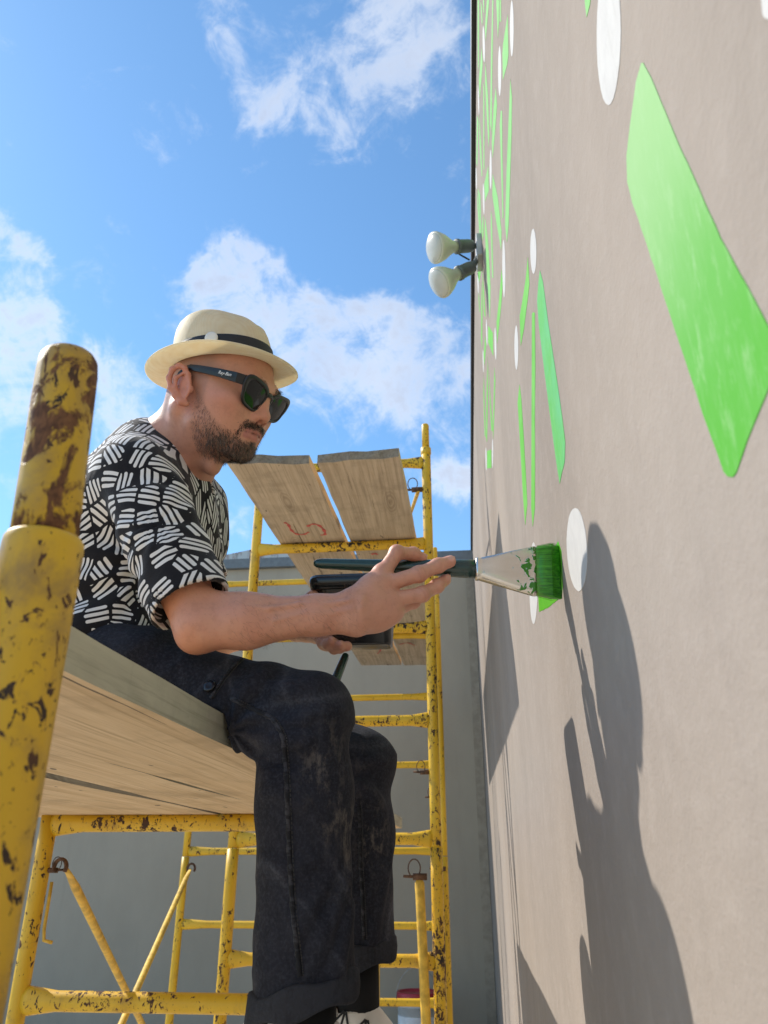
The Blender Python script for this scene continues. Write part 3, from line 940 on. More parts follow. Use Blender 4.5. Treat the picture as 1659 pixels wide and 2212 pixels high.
k4 = lambda x, y: ((800 + x / 1.659) / 1.823, (1650 + y / 1.659) / 1.823)
stroke(u1, [k4(530, 672), k4(556, 688), k4(575, 722), k4(610, 748), k4(660, 750), k4(690, 735)], .007)
stroke(u1, [k4(680, 700), k4(715, 684), k4(755, 692), k4(788, 722), k4(796, 750), k4(768, 756)], .008)
stroke(u2, [k4(1100, 882), k4(1120, 876), k4(1140, 884)], .008)
stroke(u1, [(800, 1402), (812, 1396), (822, 1403), (815, 1412)], .006)
stroke(u2, [(862, 1392), (880, 1388), (896, 1394)], .006)

# ------------------------------------------------------------------ twin floodlight near the top of the mural wall
fb = atx(1041, 545, XW)
fl = thing('floodlight', fb, 'twin outdoor floodlight with two cream bulbs fixed high on the beige wall', 'floodlight')
yF = float(fb[1]); zF = float(fb[2])
o = link_mesh('junction_box', *box((XW - .022, yF - .05, zF - .055), (XW + .001, yF + .05, zF + .055)), 'box_grey', fl); bevel(o, .006, 3)
for (ub, vb, uf, vf) in ((1006, 531, 956, 542), (1007, 590, 958, 612)):
    j0 = np.array([XW - .018, yF, zF + (.035 if vb < 560 else -.03)])
    j1 = aty(ub + 14, vb + (0 if vb < 560 else -14), yF - .02)
    j2 = aty(ub, vb, yF - .04)
    j3 = aty(uf, vf, yF - .09)
    arm = link_mesh('knuckle', *tube([j0, j0 * .5 + j1 * .5, j1], [.013, .010, .014], 12, up=(0, 1, 0)), 'socket_grey', fl, True)
    d = np.array((-.80, -.40, -.36) if vb < 560 else (-.74, -.26, -.62)); d = d / np.linalg.norm(d)
    so = link_mesh('lamp_socket', *lathe([(.012, -.01), (.026, 0), (.030, .02), (.031, .065), (.034, .067), (.034, .076), (.028, .078)], j1, d, 24, .86, .86), 'socket_grey', fl, True)
    bl = link_mesh('bulb', *lathe([(.024, .073), (.027, .092), (.036, .110), (.056, .138), (.066, .160), (.069, .169), (.069, .177), (.064, .180)], j1, d, 32, .87, .87), 'bulb_cream', fl, True)
    link_mesh('bulb_face', *lathe([(.0635, .1795), (.060, .183), (.04, .1885), (.02, .191), (.004, .192)], j1, d, 32, .87, .87), 'bulb_glass', fl, True)
link_mesh('wire', *tube([(XW - .05, yF, zF + .04), (XW - .10, yF - .02, zF + .01), (XW - .09, yF - .02, zF - .02), (XW - .05, yF, zF - .035)], .0035, 8, up=(0, 1, 0)), 'coping_black', fl, True)

# paint bucket on the ground by the back wall
bk = aty(903, 2165, YB - .45)
bx, by = float(bk[0]), float(bk[1])
zl = float(aty(903, 2148, by)[2])
bu = thing('paint_bucket', (bx, by, zl - .37), 'white plastic paint bucket with a red lid standing behind the scaffold', 'bucket')
link_mesh('tub', *lathe([(.125, -.37), (.13, -.36), (.142, -.07), (.15, -.068), (.15, -.05), (.143, -.048), (.145, -.01)], (bx, by, zl), (0, 0, 1), 32), 'bucket_white', bu, True)
link_mesh('lid', *lathe([(.151, -.035), (.154, -.03), (.154, .012), (.148, .02), (.135, .018), (.13, .008)], (bx, by, zl), (0, 0, 1), 32), 'lid_red', bu, True)
hd = [np.array([bx + .15 * math.cos(a), by - .05, zl - .03 + .20 * math.sin(a)]) for a in np.linspace(math.pi, 0, 20)]
link_mesh('handle', *tube(hd, .003, 8, up=(0, 1, 0)), 'steel_grey', bu, True)
link_mesh('paper_label', *lathe([(.1395, -.26), (.1425, -.12)], (bx, by, zl), (0, 0, 1), 32), 'paper_label', bu, True)
sb = link_mesh('pallet', *box((bx - .35, by - .25, GROUND + .001), (bx + .28, by + .3, zl - .372)), 'plank_wood_grey')
tag(sb, 'low wooden block under the paint bucket', 'block')

# ------------------------------------------------------------------ solid modelling with signed distances
def cap(a, b, ra, rb=None):
    a = np.asarray(a, np.float32); b = np.asarray(b, np.float32); rb = ra if rb is None else rb
    ab = b - a; L2 = float(ab @ ab) + 1e-12
    def f(p):
        t = np.clip(((p - a) @ ab) / L2, 0, 1)
        d = p - a - t[:, None] * ab
        return np.sqrt((d * d).sum(1)) - (ra + (rb - ra) * t)
    return f


def capy(a, b, ra, rb, sy):
    """capsule stretched sideways (along y) by 1/sy"""
    S = np.array([1, sy, 1], np.float32)
    f0 = cap(np.asarray(a) * S, np.asarray(b) * S, ra, rb)
    return lambda p: f0(p * S)


def ell(c, r, R=None):
    c = np.asarray(c, np.float32); r = np.asarray(r, np.float32)
    def f(p):
        q = p - c
        if R is not None: q = q @ R
        k0 = np.sqrt(((q / r) ** 2).sum(1)); k1 = np.sqrt(((q / (r * r)) ** 2).sum(1))
        return k0 * (k0 - 1) / (k1 + 1e-9)
    return f


def half(p0, n):
    p0 = np.asarray(p0, np.float32); n = np.asarray(n, np.float32); n = n / np.linalg.norm(n)
    return lambda p: (p - p0) @ n


class Solid:
    def __init__(self): self.ops = []; self.disp = None
    def add(self, f, k=.01): self.ops.append(('u', f, k)); return self
    def cut(self, f, k=.004): self.ops.append(('s', f, k)); return self
    def keep(self, f, k=.004): self.ops.append(('i', f, k)); return self
    def chain(self, pts, rs, k=.01):
        for i in range(len(pts) - 1): self.add(cap(pts[i], pts[i + 1], rs[i], rs[i + 1]), k)
        return self
    def __call__(self, p, cull=False):
        p = p.astype(np.float32)
        d = np.full(len(p), 10., np.float32)
        c = None
        if cull:
            lo, hi = p.min(0), p.max(0); c = ((lo + hi) / 2)[None]; hd = float(np.linalg.norm(hi - lo)) / 2
        for op, f, k in self.ops:
            if c is not None and op != 'i':
                if f(c)[0] > hd * 1.25 + k + .006: continue
            g_ = f(p)
            if op == 'u':
                h = np.maximum(k - np.abs(d - g_), 0) / k
                d = np.minimum(d, g_) - h * h * k * .25
            else:
                g2 = -g_ if op == 's' else g_
                h = np.maximum(k - np.abs(d - g2), 0) / k
                d = np.maximum(d, g2) + h * h * k * .25
        if self.disp is not None: d = d + self.disp(p)
        return d


def surface(S, lo, hi, h, B=8, steps=3):
    lo = np.asarray(lo, float); hi = np.asarray(hi, float)
    nb = np.ceil((hi - lo) / (h * B)).astype(int)
    I = np.stack(np.meshgrid(*[np.arange(n) for n in nb], indexing='ij'), -1).reshape(-1, 3)
    cen = lo + (I + .5) * h * B
    dc = np.concatenate([S(c) for c in np.array_split(cen, max(1, len(cen) // 60000))])
    I = I[np.abs(dc) < B * h * .95 + .012]
    sup = I // 4
    key = (sup[:, 0] * 4096 + sup[:, 1]) * 4096 + sup[:, 2]
    order = np.argsort(key, kind='stable'); I = I[order]; key = key[order]
    N = nb * B + 2
    loc = np.stack(np.meshgrid(*[np.arange(B + 1)] * 3, indexing='ij'), -1).reshape(-1, 3)
    corners = np.array([(i, j, k) for i in (0, 1) for j in (0, 1) for k in (0, 1)])
    edges = [(a, b) for a in range(8) for b in range(a + 1, 8) if np.abs(corners[a] - corners[b]).sum() == 1]
    lin = lambda ijk: (ijk[..., 0].astype(np.int64) * N[1] + ijk[..., 1]) * N[2] + ijk[..., 2]
    IDS, POS, QU = [], [], []
    cuts = np.flatnonzero(np.diff(key)) + 1
    for blk in np.split(I, cuts):
        if not len(blk): continue
        base = blk * B
        P = lo + (base[:, None, :] + loc[None]) * h
        V = S(P.reshape(-1, 3), True).reshape(len(blk), B + 1, B + 1, B + 1)
        ins = V < 0
        if not ins.any() or ins.all(): continue
        cv = np.stack([V[:, i:B + i, j:B + j, k:B + k] for i, j, k in corners], -1)
        ci = cv < 0
        mix_ = ci.any(-1) & ~ci.all(-1)
        w_ = np.argwhere(mix_)
        if not len(w_): continue
        vals = cv[mix_]
        acc_ = np.zeros((len(w_), 3)); cnt = np.zeros(len(w_))
        for a, b in edges:
            va, vb = vals[:, a], vals[:, b]
            m_ = (va < 0) != (vb < 0)
            t = va[m_] / (va[m_] - vb[m_])
            acc_[m_] += corners[a] + t[:, None] * (corners[b] - corners[a]); cnt[m_] += 1
        cell = base[w_[:, 0]] + w_[:, 1:]
        IDS.append(lin(cell)); POS.append(lo + (cell + acc_ / cnt[:, None]) * h)
        for ax in range(3):
            sl0 = [slice(None)] + [slice(0, B)] * 3; sl1 = list(sl0); sl1[ax + 1] = slice(1, B + 1)
            s0, s1_ = ins[tuple(sl0)], ins[tuple(sl1)]
            e_ = np.argwhere(s0 != s1_)
            if not len(e_): continue
            pt = base[e_[:, 0]] + e_[:, 1:]
            a1, a2 = (ax + 1) % 3, (ax + 2) % 3
            u1_ = np.zeros(3, int); u1_[a1] = 1
            u2_ = np.zeros(3, int); u2_[a2] = 1
            q_ = np.stack([lin(pt - u1_ - u2_), lin(pt - u2_), lin(pt), lin(pt - u1_)], 1)
            flip = ~s0[tuple(e_.T)]
            q_[flip] = q_[flip][:, ::-1]
            QU.append(q_)
    IDS = np.concatenate(IDS); POS = np.concatenate(POS); QU = np.concatenate(QU)
    o_ = np.argsort(IDS); IDS, POS = IDS[o_], POS[o_]
    j = np.clip(np.searchsorted(IDS, QU), 0, len(IDS) - 1)
    QU = j[(IDS[j] == QU).all(1)]
    # Newton steps onto the true surface
    Pn = POS.copy()
    gr = None
    for st in range(steps):
        out = np.empty_like(Pn); G = np.empty_like(Pn)
        e = h * .4
        ch = np.argsort((np.floor((Pn - lo) / .04).astype(int) @ np.array([1000000, 1000, 1])))
        for idx_ in np.array_split(ch, max(1, len(ch) // 3000)):
            p = Pn[idx_]
            d = S(p, True)
            g_ = np.stack([S(p + np.eye(3)[a] * e, True) - S(p - np.eye(3)[a] * e, True) for a in range(3)], 1) / (2 * e)
            n2_ = (g_ * g_).sum(1) + 1e-6
            stp = -(d / n2_)[:, None] * g_
            L_ = np.linalg.norm(stp, axis=1)
            stp *= np.minimum(1, h * .6 / (L_ + 1e-12))[:, None]
            out[idx_] = p + stp * .9; G[idx_] = g_ / np.sqrt(n2_)[:, None]
        Pn = out; gr = G
    return Pn, QU, gr


def np_mesh(name, V, Q, mat, parent, color=None, uv=None):
    me = bpy.data.meshes.new(name)
    me.vertices.add(len(V)); me.vertices.foreach_set('co', V.astype(np.float32).ravel())
    n = Q.shape[1]
    me.loops.add(Q.size); me.loops.foreach_set('vertex_index', Q.astype(np.int32).ravel())
    me.polygons.add(len(Q)); me.polygons.foreach_set('loop_start', np.arange(0, Q.size, n, dtype=np.int32))
    me.polygons.foreach_set('loop_total', np.full(len(Q), n, np.int32))
    me.update(calc_edges=True); me.validate()
    me.polygons.foreach_set('use_smooth', np.ones(len(me.polygons), bool))
    me.materials.append(M[mat])
    if color is not None:
        at_ = me.color_attributes.new('tint', 'FLOAT_COLOR', 'POINT')
        at_.data.foreach_set('color', np.concatenate([color, np.ones((len(color), 1))], 1).astype(np.float32).ravel())
    if uv is not None:
        ul = me.uv_layers.new(name='UVMap')
        vi = np.empty(len(me.loops), np.int32); me.loops.foreach_get('vertex_index', vi)
        ul.data.foreach_set('uv', uv[vi].astype(np.float32).ravel())
    o = bpy.data.objects.new(name, me); COL.objects.link(o)
    o.parent = parent
    off = Vector((0, 0, 0)); r = parent
    while r is not None: off += r.location; r = r.parent
    o.location = -off
    return o


def waves(p, seed, n, f0, f1, dirs=None):
    """soft irregular folds"""
    rg = np.random.default_rng(seed)
    out = np.zeros(len(p), np.float32)
    for i in range(n):
        d = rg.normal(size=3) if dirs is None else np.asarray(dirs[i % len(dirs)], float) + rg.normal(size=3) * .22
        d /= np.linalg.norm(d)
        f = rg.uniform(f0, f1); ph = rg.uniform(0, 6.28)
        d2 = rg.normal(size=3); d2 /= np.linalg.norm(d2)
        out += np.sin((p @ d) * f + ph + 1.6 * np.sin((p @ d2) * f * .45 + ph * 2)).astype(np.float32)
    return out / n


# ------------------------------------------------------------------ the painter
SEAT = H_DECK + T_PL
J = dict(
    hipR=aty(225, 1425, 1.08), hipL=aty(262, 1432, 1.30), kneeR=aty(657, 1556, 1.06), kneeL=aty(766, 1655, 1.36),
    ankR=aty(655, 2215, 1.075), ankL=aty(768, 2150, 1.385), shR=aty(296, 1032, .985), shL=aty(352, 1012, 1.34),
    elR=aty(432, 1353, .968), wrR=aty(765, 1320, .99), pelvis=aty(238, 1410, 1.19), waist=aty(282, 1320, 1.18), chest=aty(322, 1140, 1.165),
    upper=aty(352, 1030, 1.145), neck=aty(385, 985, 1.105), elL=aty(470, 1375, 1.40), wrL=aty(640, 1345, 1.33))
J['hipR'][2] = .258; J['hipL'][2] = .258
J['ankL'] = aty(768, 2180, 1.385)
th = [math.radians(a) for a in (17, -12, 12)]
Ry = np.array([[math.cos(th[0]), 0, math.sin(th[0])], [0, 1, 0], [-math.sin(th[0]), 0, math.cos(th[0])]])
Rz = np.array([[math.cos(th[1]), -math.sin(th[1]), 0], [math.sin(th[1]), math.cos(th[1]), 0], [0, 0, 1]])
Rx = np.array([[1, 0, 0], [0, math.cos(th[2]), -math.sin(th[2])], [0, math.sin(th[2]), math.cos(th[2])]])
HR = Rz @ Ry @ Rx
HO = np.array([-.385, 1.03, .692])
hp = lambda x, y, z: HR @ np.array([x, y, z]) + HO


def hcap(a, b, ra, rb=None): return cap(hp(*a), hp(*b), ra, rb)
def hell(c, r, rot=None): return ell(hp(*c), r, HR if rot is None else HR @ rot)


def roty(a):
    a = math.radians(a); return np.array([[math.cos(a), 0, math.sin(a)], [0, 1, 0], [-math.sin(a), 0, math.cos(a)]])


def rotz(a):
    a = math.radians(a); return np.array([[math.cos(a), -math.sin(a), 0], [math.sin(a), math.cos(a), 0], [0, 0, 1]])


# --- brush first: the hand closes on it
br0 = aty(678, 1217, 1.045)
br1 = atx(1213, 1236, XW)
bd = br1 - br0; BL = float(np.linalg.norm(bd)); bd = bd / BL
_, bn, bw = frame_of(bd)                 # bn: sideways (through the flat), bw: across the width, upwards
bat = lambda s: br0 + bd * s


def at_u(u):
    """distance along the brush that shows at image column u"""
    lo_, hi_ = 0.0, BL
    for _ in range(40):
        m_ = (lo_ + hi_) / 2
        if proj(bat(m_))[0] < u: lo_ = m_
        else: hi_ = m_
    return lo_


body = Solid()
# head
body.add(hell((.005, 0, .038), (.088, .072, .088)))
body.add(hell((.040, 0, -.018), (.052, .058, .066)), .03)
for s in (-1, 1):
    body.add(hcap((.016, s * .052, -.045), (.066, s * .018, -.069), .014, .015), .022)
    body.add(hell((.052, s * .047, -.006), (.028, .020, .016)), .022)
    body.add(hell((.044, s * .036, -.030), (.030, .021, .034)), .022)
    body.cut(hcap((.0855, s * .022, -.0165), (.073, s * .039, -.044), .0012), .006)
body.add(hell((.073, 0, -.069), (.0155, .021, .0155)), .014)
body.add(hcap((.087, -.028, .031), (.087, .028, .031), .0135), .016)
body.add(hell((.066, 0, -.038), (.028, .031, .028)), .014)
for s in (-1, 1):
    body.cut(hell((.106, s * .034, .010), (.014, .019, .012)), .016)
    body.add(hell((.078, s * .033, .011), (.0135, .0145, .0125)), .004)
body.add(hcap((.090, 0, .022), (.0985, 0, -.010), .0072, .0088), .012)
body.add(hell((.0990, 0, -.0140), (.0112, .0098, .0092)), .008)
for s in (-1, 1):
    body.add(hell((.0905, s * .0115, -.0175), (.0105, .0072, .0078)), .006)
    body.cut(hell((.0975, s * .0062, -.0245), (.0060, .0034, .0045)), .003)
    body.chain([hp(.074, s * .027, -.0445), hp(.088, s * .013, -.0410), hp(.0945, s * .0045, -.0385)], [.0040, .0052, .0050], .004)
    body.chain([hp(.074, s * .026, -.0460), hp(.0870, s * .012, -.0505), hp(.0908, 0, -.0512)], [.0040, .0062, .0066], .004)
    body.cut(hcap((.080, s * .025, -.0454), (.1005, 0, -.0440), .0014), .002)
# ears
for s in (-1, 1):
    e_ = lambda x, y, z: hp(x, s * y, z)
    body.add(ell(e_(-.004, .078, .000), (.017, .0045, .027), HR @ rotz(s * 14) @ roty(-22)), .008)
    pts = [(.007, .078, .004), (.003, .081, .018), (-.004, .085, .027), (-.013, .0885, .029), (-.0215, .091, .021), (-.0235, .091, .007), (-.018, .089, -.008), (-.008, .086, -.019), (.003, .0815, -.026), (.010, .0775, -.027)]
    body.chain([e_(*p) for p in pts], [.003, .0034, .0038, .004, .0042, .004, .0038, .0038, .0055, .0048], .0035)
    body.chain([e_(*p) for p in [(-.006, .0855, .018), (-.013, .088, .009), (-.011, .087, -.006), (-.003, .0835, -.016)]], [.0024, .003, .003, .0026], .004)
    body.cut(ell(e_(.003, .0885, -.003), (.0075, .0075, .011), HR @ roty(-18)), .004)
    body.cut(ell(e_(-.004, .0905, .015), (.0055, .0035, .009), HR @ roty(-20)), .003)
    body.add(ell(e_(.0115, .0775, -.004), (.0048, .004, .006), HR), .004)
# neck
nb0 = hp(-.024, 0, -.02)
body.add(cap(nb0, J['neck'] + [-.02, 0, -.01], .052, .058), .03)
body.add(cap(hp(.0, 0, -.055), J['neck'] + [.012, -.005, -.03], .045, .050), .03)
body.add(cap(hp(-.022, -.052, -.030), J['neck'] + [.045, -.012, -.035], .012, .010), .02)
body.add(cap(hp(-.022, .052, -.030), J['neck'] + [.045, .0, -.035], .012, .010), .02)
body.add(ell(hp(.028, 0, -.105), (.012, .014, .014)), .02)
# trunk and legs, inside the clothes
body.add(capy(J['chest'] + [-.004, 0, -.02], J['upper'] + [0, 0, .0], .088, .072, .62), .04)
body.add(capy(J['pelvis'], J['chest'], .078, .088, .66), .04)
body.add(cap(J['upper'], J['shR'] + [0, .03, 0], .05, .045), .03).add(cap(J['upper'], J['shL'] + [0, -.03, 0], .05, .045), .03)
for s in 'RL':
    body.add(cap(J['hip' + s] + [0, 0, .01], J['knee' + s], .062, .046), .02)
    body.add(cap(J['knee' + s], J['ank' + s], .046, .033), .01)
    toe = J['ank' + s] + np.array([.10, 0, -.075])
    body.add(cap(J['ank' + s] + [0, 0, -.03], toe, .030, .022), .02)
# right arm
body.add(cap(J['shR'], J['elR'], .044, .033), .014)
mid = J['elR'] * .70 + J['wrR'] * .30
body.add(ell(J['shR'] * .45 + J['elR'] * .55 + [.012, -.004, .0], (.038, .038, .075), np.array(frame_of(J['elR'] - J['shR'])).T[:, [1, 2, 0]]), .010)
body.add(cap(J['elR'], mid, .0325, .0345), .012)
body.add(cap(mid, J['elR'] * .25 + J['wrR'] * .75, .0350, .0255), .014)
body.add(cap(J['elR'] * .25 + J['wrR'] * .75 + [0, 0, .002], J['wrR'] + [0, 0, .005], .0245, .0220), .012)
body.add(cap(J['elR'] * .25 + J['wrR'] * .75 + [0, 0, -.004], J['wrR'] + [0, .004, -.009], .0225, .0205), .012)
body.add(ell(J['elR'] + [-.006, .004, -.016], (.018, .016, .015)), .016)
fa = lambda q, dy, dz: J['elR'] + (J['wrR'] - J['elR']) * q + np.array([0, dy, dz])
body.add(cap(J['elR'] * .85 + J['shR'] * .15 + [.022, -.008, 0], fa(.42, -.010, .016), .014, .012), .014)     # long muscle over the elbow crook
body.add(cap(fa(.08, -.014, -.018), fa(.80, -.012, -.010), .013, .010), .012)                                # along the ulna
body.chain([fa(.30, -.033, .010), fa(.48, -.0315, .004), fa(.66, -.0265, .008), fa(.82, -.0235, .004), fa(.98, -.0235, .007)], [.0026] * 5, .004)
body.chain([fa(.52, -.029, -.012), fa(.70, -.0255, -.006), fa(.86, -.0225, -.008), fa(1.0, -.022, -.004)], [.0022] * 4, .004)
# left arm
body.add(cap(J['shL'], J['elL'], .047, .037), .02)
body.add(cap(J['elL'], J['wrL'], .036, .025), .012)


def hand(S, wrist, mcps, fingers, rad=.0099):
    """wrist, four knuckles, finger joint chains"""
    for i, m_ in enumerate(mcps):
        S.add(cap(wrist + (m_ - wrist) * .08 + [0, 0, .012 - .009 * i], m_, .017, .0128 - .0007 * i), .016)
        S.add(ell(m_ + np.array([0, -.003, .001]), (.0105, .0095, .0105)), .008)
    for i in range(len(mcps) - 1):
        S.add(cap(mcps[i], mcps[i + 1], .0115), .010)
        S.add(cap(wrist * .4 + mcps[i] * .6, wrist * .4 + mcps[i + 1] * .6, .0155), .014)
    for ch, sc in fingers:
        n = len(ch)
        rr_ = [rad * sc * q for q in np.linspace(1.08, .82, n)]
        for i in range(n - 1):
            S.add(cap(ch[i], ch[i + 1], rr_[i], rr_[i + 1] * 1.02), .0055)
            if i: S.add(ell(ch[i], (rr_[i] * 1.10,) * 3), .004)


hy = float(bat(at_u(900))[1])            # depth of the handle where the hand holds it
F_ = lambda u, v, dy: aty(u, v, hy + dy)
mc = [F_(826, 1240, -.040), F_(822, 1266, -.050), F_(838, 1296, -.046), F_(850, 1322, -.034)]
wr = J['wrR']
fingers = [
    ([mc[0], F_(857, 1194, -.030), F_(893, 1197, -.008), F_(911, 1207, .000)], 1.02),
    ([mc[1], F_(905, 1240, -.040), F_(946, 1222, -.029), F_(972, 1213, -.0225)], 1.06),
    ([mc[2], F_(912, 1284, -.036), F_(944, 1266, -.020), F_(962, 1253, -.008)], 1.0),
    ([mc[3], F_(893, 1300, -.014), F_(915, 1284, .002), F_(930, 1270, .014)], .88),
]
hand(body, wr, mc, fingers)
for i_, m_ in enumerate(mc[:3]):
    body.chain([wr + np.array([.012, -.020, .008 - .006 * i_]), wr * .45 + m_ * .55 + np.array([0, -.0145, .001]), m_ + np.array([-.004, -.0095, .002])], [.0030, .0030, .0034], .005)
NAILS = []
for k_, off_ in ((0, (0, -.0035, .0085)), (1, (0, -.0088, .0012)), (2, (0, -.0075, -.002))):
    ch_ = fingers[k_][0]; d_ = ch_[-1] - ch_[-2]; d_ = d_ / np.linalg.norm(d_)
    nn_ = np.array(off_); nn_ = nn_ - d_ * (nn_ @ d_); nn_ = nn_ / np.linalg.norm(nn_)
    c_ = ch_[-1] + d_ * .0005 + nn_ * .0078
    NAILS.append(c_)
    body.add(ell(c_, (.0068, .0050, .0016), np.array([d_, np.cross(nn_, d_), nn_]).T), .0012)
tb = [wr + np.array([.02, .022, .004]), F_(822, 1275, -.002), F_(868, 1243, .022), F_(905, 1228, .0245)]
body.add(cap(tb[0], tb[1], .019, .015), .014)
body.add(cap(tb[1], tb[2], .0125, .0105), .008).add(cap(tb[2], tb[3], .0105, .0088), .006)
body.add(ell(wr * .45 + mc[2] * .55 + [0, .012, -.008], (.034, .018, .026)), .014)
# left hand under the tub
TY = 1.275
tubc_t = aty(768, 1268, TY); tubc_b = aty(786, 1398, TY)
lm = [aty(672, 1322, TY + .035), aty(676, 1340, TY + .03), aty(680, 1358, TY + .025), aty(684, 1374, TY + .02)]
wl = J['wrL']
lf = [([lm[0], aty(705, 1352, TY + .06), aty(735, 1372, TY + .075), aty(752, 1380, TY + .075)], 1.0),
      ([lm[1], aty(708, 1382, TY - .01), aty(733, 1398, TY - .03), aty(750, 1396, TY - .052)], 1.0),
      ([lm[2], aty(706, 1392, TY - .02), aty(722, 1400, TY - .045), aty(736, 1394, TY - .062)], .98),
      ([lm[3], aty(698, 1390, TY - .025), aty(708, 1392, TY - .05), aty(716, 1384, TY - .065)], .86)]
hand(body, wl, lm, lf)
body.add(cap(wl + [.01, -.01, .02], aty(655, 1305, TY - .02), .015, .012), .012)
body.add(cap(aty(655, 1305, TY - .02), aty(676, 1285, TY - .045), .0115, .0095), .006)

body.cut(lambda p: np.maximum(p[:, 0] - (e0[0] + (e2[0] - e0[0]) * (p[:, 1] - e0[1]) / (e2[1] - e0[1]) + .006), p[:, 2] - (SEAT + .008)), .01)
blo = np.array([-.86, .80, -.42]); bhi = np.array([.16, 1.62, .90])
BV, BQ, BN = surface(body, blo, bhi, .0024, steps=2)

# colours of the skin
loc = (BV - HO) @ HR
lx, ly, lz = loc.T
ay = np.abs(ly)
noise_v = waves(BV, 5, 6, 300, 900)
tint = np.tile(np.array([.61, .300, .198]), (len(BV), 1))
is_head = (lx * lx + ly * ly + (lz - .01) ** 2) < .14 ** 2


def blend(mask, colr):
    global tint
    m_ = np.clip(mask, 0, 1)[:, None]
    tint = tint * (1 - m_) + np.asarray(colr) * m_


def sstep(x, a, b):
    t_ = np.clip((x - a) / (b - a), 0, 1); return t_ * t_ * (3 - 2 * t_)


blend(is_head * np.exp(-(((lx - .058) / .03) ** 2 + ((lz + .012) / .022) ** 2)) * .55, (.53, .20, .135))
blend(is_head * np.exp(-(((lx - .10) / .02) ** 2 + (ay / .02) ** 2 + ((lz + .012) / .02) ** 2)) * .5, (.54, .21, .14))
blend(is_head * sstep(ay, .074, .084) * .65, (.56, .20, .14))
wf = lambda p: ((BV - p) ** 2).sum(1)
for ch, _ in fingers + lf:
    blend(np.exp(-wf(ch[-1]) / .010 ** 2) * .6, (.58, .21, .15))
    blend(np.exp(-wf(ch[1]) / .009 ** 2) * .4, (.50, .18, .12))
for m_ in mc: blend(np.exp(-wf(m_) / .013 ** 2) * .45, (.54, .20, .135))
# nails
for c_ in NAILS:
    blend(sstep(-np.sqrt(wf(c_)), -.0066, -.0050) * .7, (.74, .44, .36))
for ch, sc in fingers[:3]:  # knuckle creases: shade painted as dark lines, no grooves modelled
    d_ = ch[2] - ch[1]; d_ = d_ / np.linalg.norm(d_)
    al_ = (BV - ch[1]) @ d_
    near_ = np.exp(-wf(ch[1]) / .011 ** 2)
    for o_ in (-.0045, 0., .0042): blend(np.exp(-((al_ - o_) / .0014) ** 2) * near_ * .85, (.27, .10, .07))
vein = np.exp(-((waves(BV, 77, 4, 120, 240)) / .06) ** 2) * (BV[:, 0] > J['elR'][0] + .05) * (BV[:, 1] < 1.1) * (~is_head)
blend(vein * .12, (.42, .22, .18))
for q_, w_ in ((.965, .0016), (.985, .0014), (1.01, .0016)):                    # creases of the wrist, their shade painted as dark lines
    pw_ = J['elR'] + (J['wrR'] - J['elR']) * q_; dw_ = (J['wrR'] - J['elR']) / np.linalg.norm(J['wrR'] - J['elR'])
    blend(np.exp(-((((BV - pw_) @ dw_) + .002 * np.sin(BV[:, 2] * 160)) / w_) ** 2) * np.exp(-wf(pw_) / .05 ** 2) * .35, (.36, .15, .10))
cr_ = J['elR'] * .80 + J['shR'] * .20 + np.array([.040, -.006, .004])            # crook of the elbow, crease shade painted as a dark line
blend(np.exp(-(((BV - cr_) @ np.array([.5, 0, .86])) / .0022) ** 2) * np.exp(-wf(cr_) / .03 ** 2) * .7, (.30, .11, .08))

# beard, moustache, eyebrows and cropped hair as colour in the skin (the hairs themselves stand on it)
zb_ = np.interp(lx, [.010, .020, .030, .045, .056, .066, .075, .083, .090], [.004, -.002, -.012, -.031, -.041, -.0475, -.052, -.0575, -.0585])
beard_m = is_head * sstep(zb_ - lz, -.003, .006) * sstep(lx, .012, .022) * sstep(lz, -.100, -.088)
beard_m = beard_m * (1 - .0 * ay)
must = is_head * sstep(lx, .076, .084) * sstep(lz, -.0400, -.0372) * sstep(-lz, .0255, .0285) * sstep(-ay, -.030, -.024)
corner_m = is_head * sstep(ay, .0235, .027) * sstep(-ay, -.036, -.031) * sstep(lz, -.062, -.056) * sstep(-lz, .031, .036) * sstep(lx, .065, .072)
soul = is_head * sstep(-ay, -.010, -.007) * sstep(lx, .08, .085) * sstep(-lz, .0555, .057) * sstep(lz, -.066, -.062)
bm_all = np.clip(np.maximum.reduce([beard_m, must, corner_m * .8, soul]), 0, 1)
chin_dark = sstep(-lz, .046, .072) * sstep(lx, .018, .072)
lipU = is_head * sstep(lx, .074, .080) * sstep(-ay, -.027, -.022) * sstep(lz, -.0562, -.0535) * sstep(-lz, .0375, .0395) * (1 - np.clip(soul, 0, 1))
blend(np.clip(bm_all - lipU, 0, 1) * (.33 + .40 * chin_dark) * (.85 + .25 * noise_v), (.085, .058, .045))
blend(lipU * .9, (.44, .15, .13))
blend(is_head * sstep(lx, .074, .08) * sstep(-ay, -.027, -.023) * np.exp(-((lz + .0442 + .03 * (ay / .026) ** 2 * .05) / .0011) ** 2) * .75, (.12, .035, .03))
hair_m = is_head * sstep(lz + .45 * (.03 - lx) - .02, -.004, .012) * sstep(.040 - lx, -.014, .018) * (ay < .0765)
nape = is_head * sstep(-.028 - lx, -.004, .006) * sstep(lz, -.05, -.03) * (ay < .0765)
blend(np.maximum(hair_m, nape) * .55, (.13, .10, .085))
side_b = is_head * sstep(lx, .008, .014) * sstep(-lx, -.036, -.028) * sstep(lz, -.02, -.01) * sstep(-lz, -.03, -.022) * (ay < .079)
blend(side_b * .35, (.13, .10, .085))
brow_z = .0345 - .25 * np.maximum(ay - .03, 0)
brow = is_head * np.exp(-((lz - brow_z) / .0035) ** 2) * sstep(ay, .010, .014) * sstep(-ay, -.055, -.047) * (lx > .06)
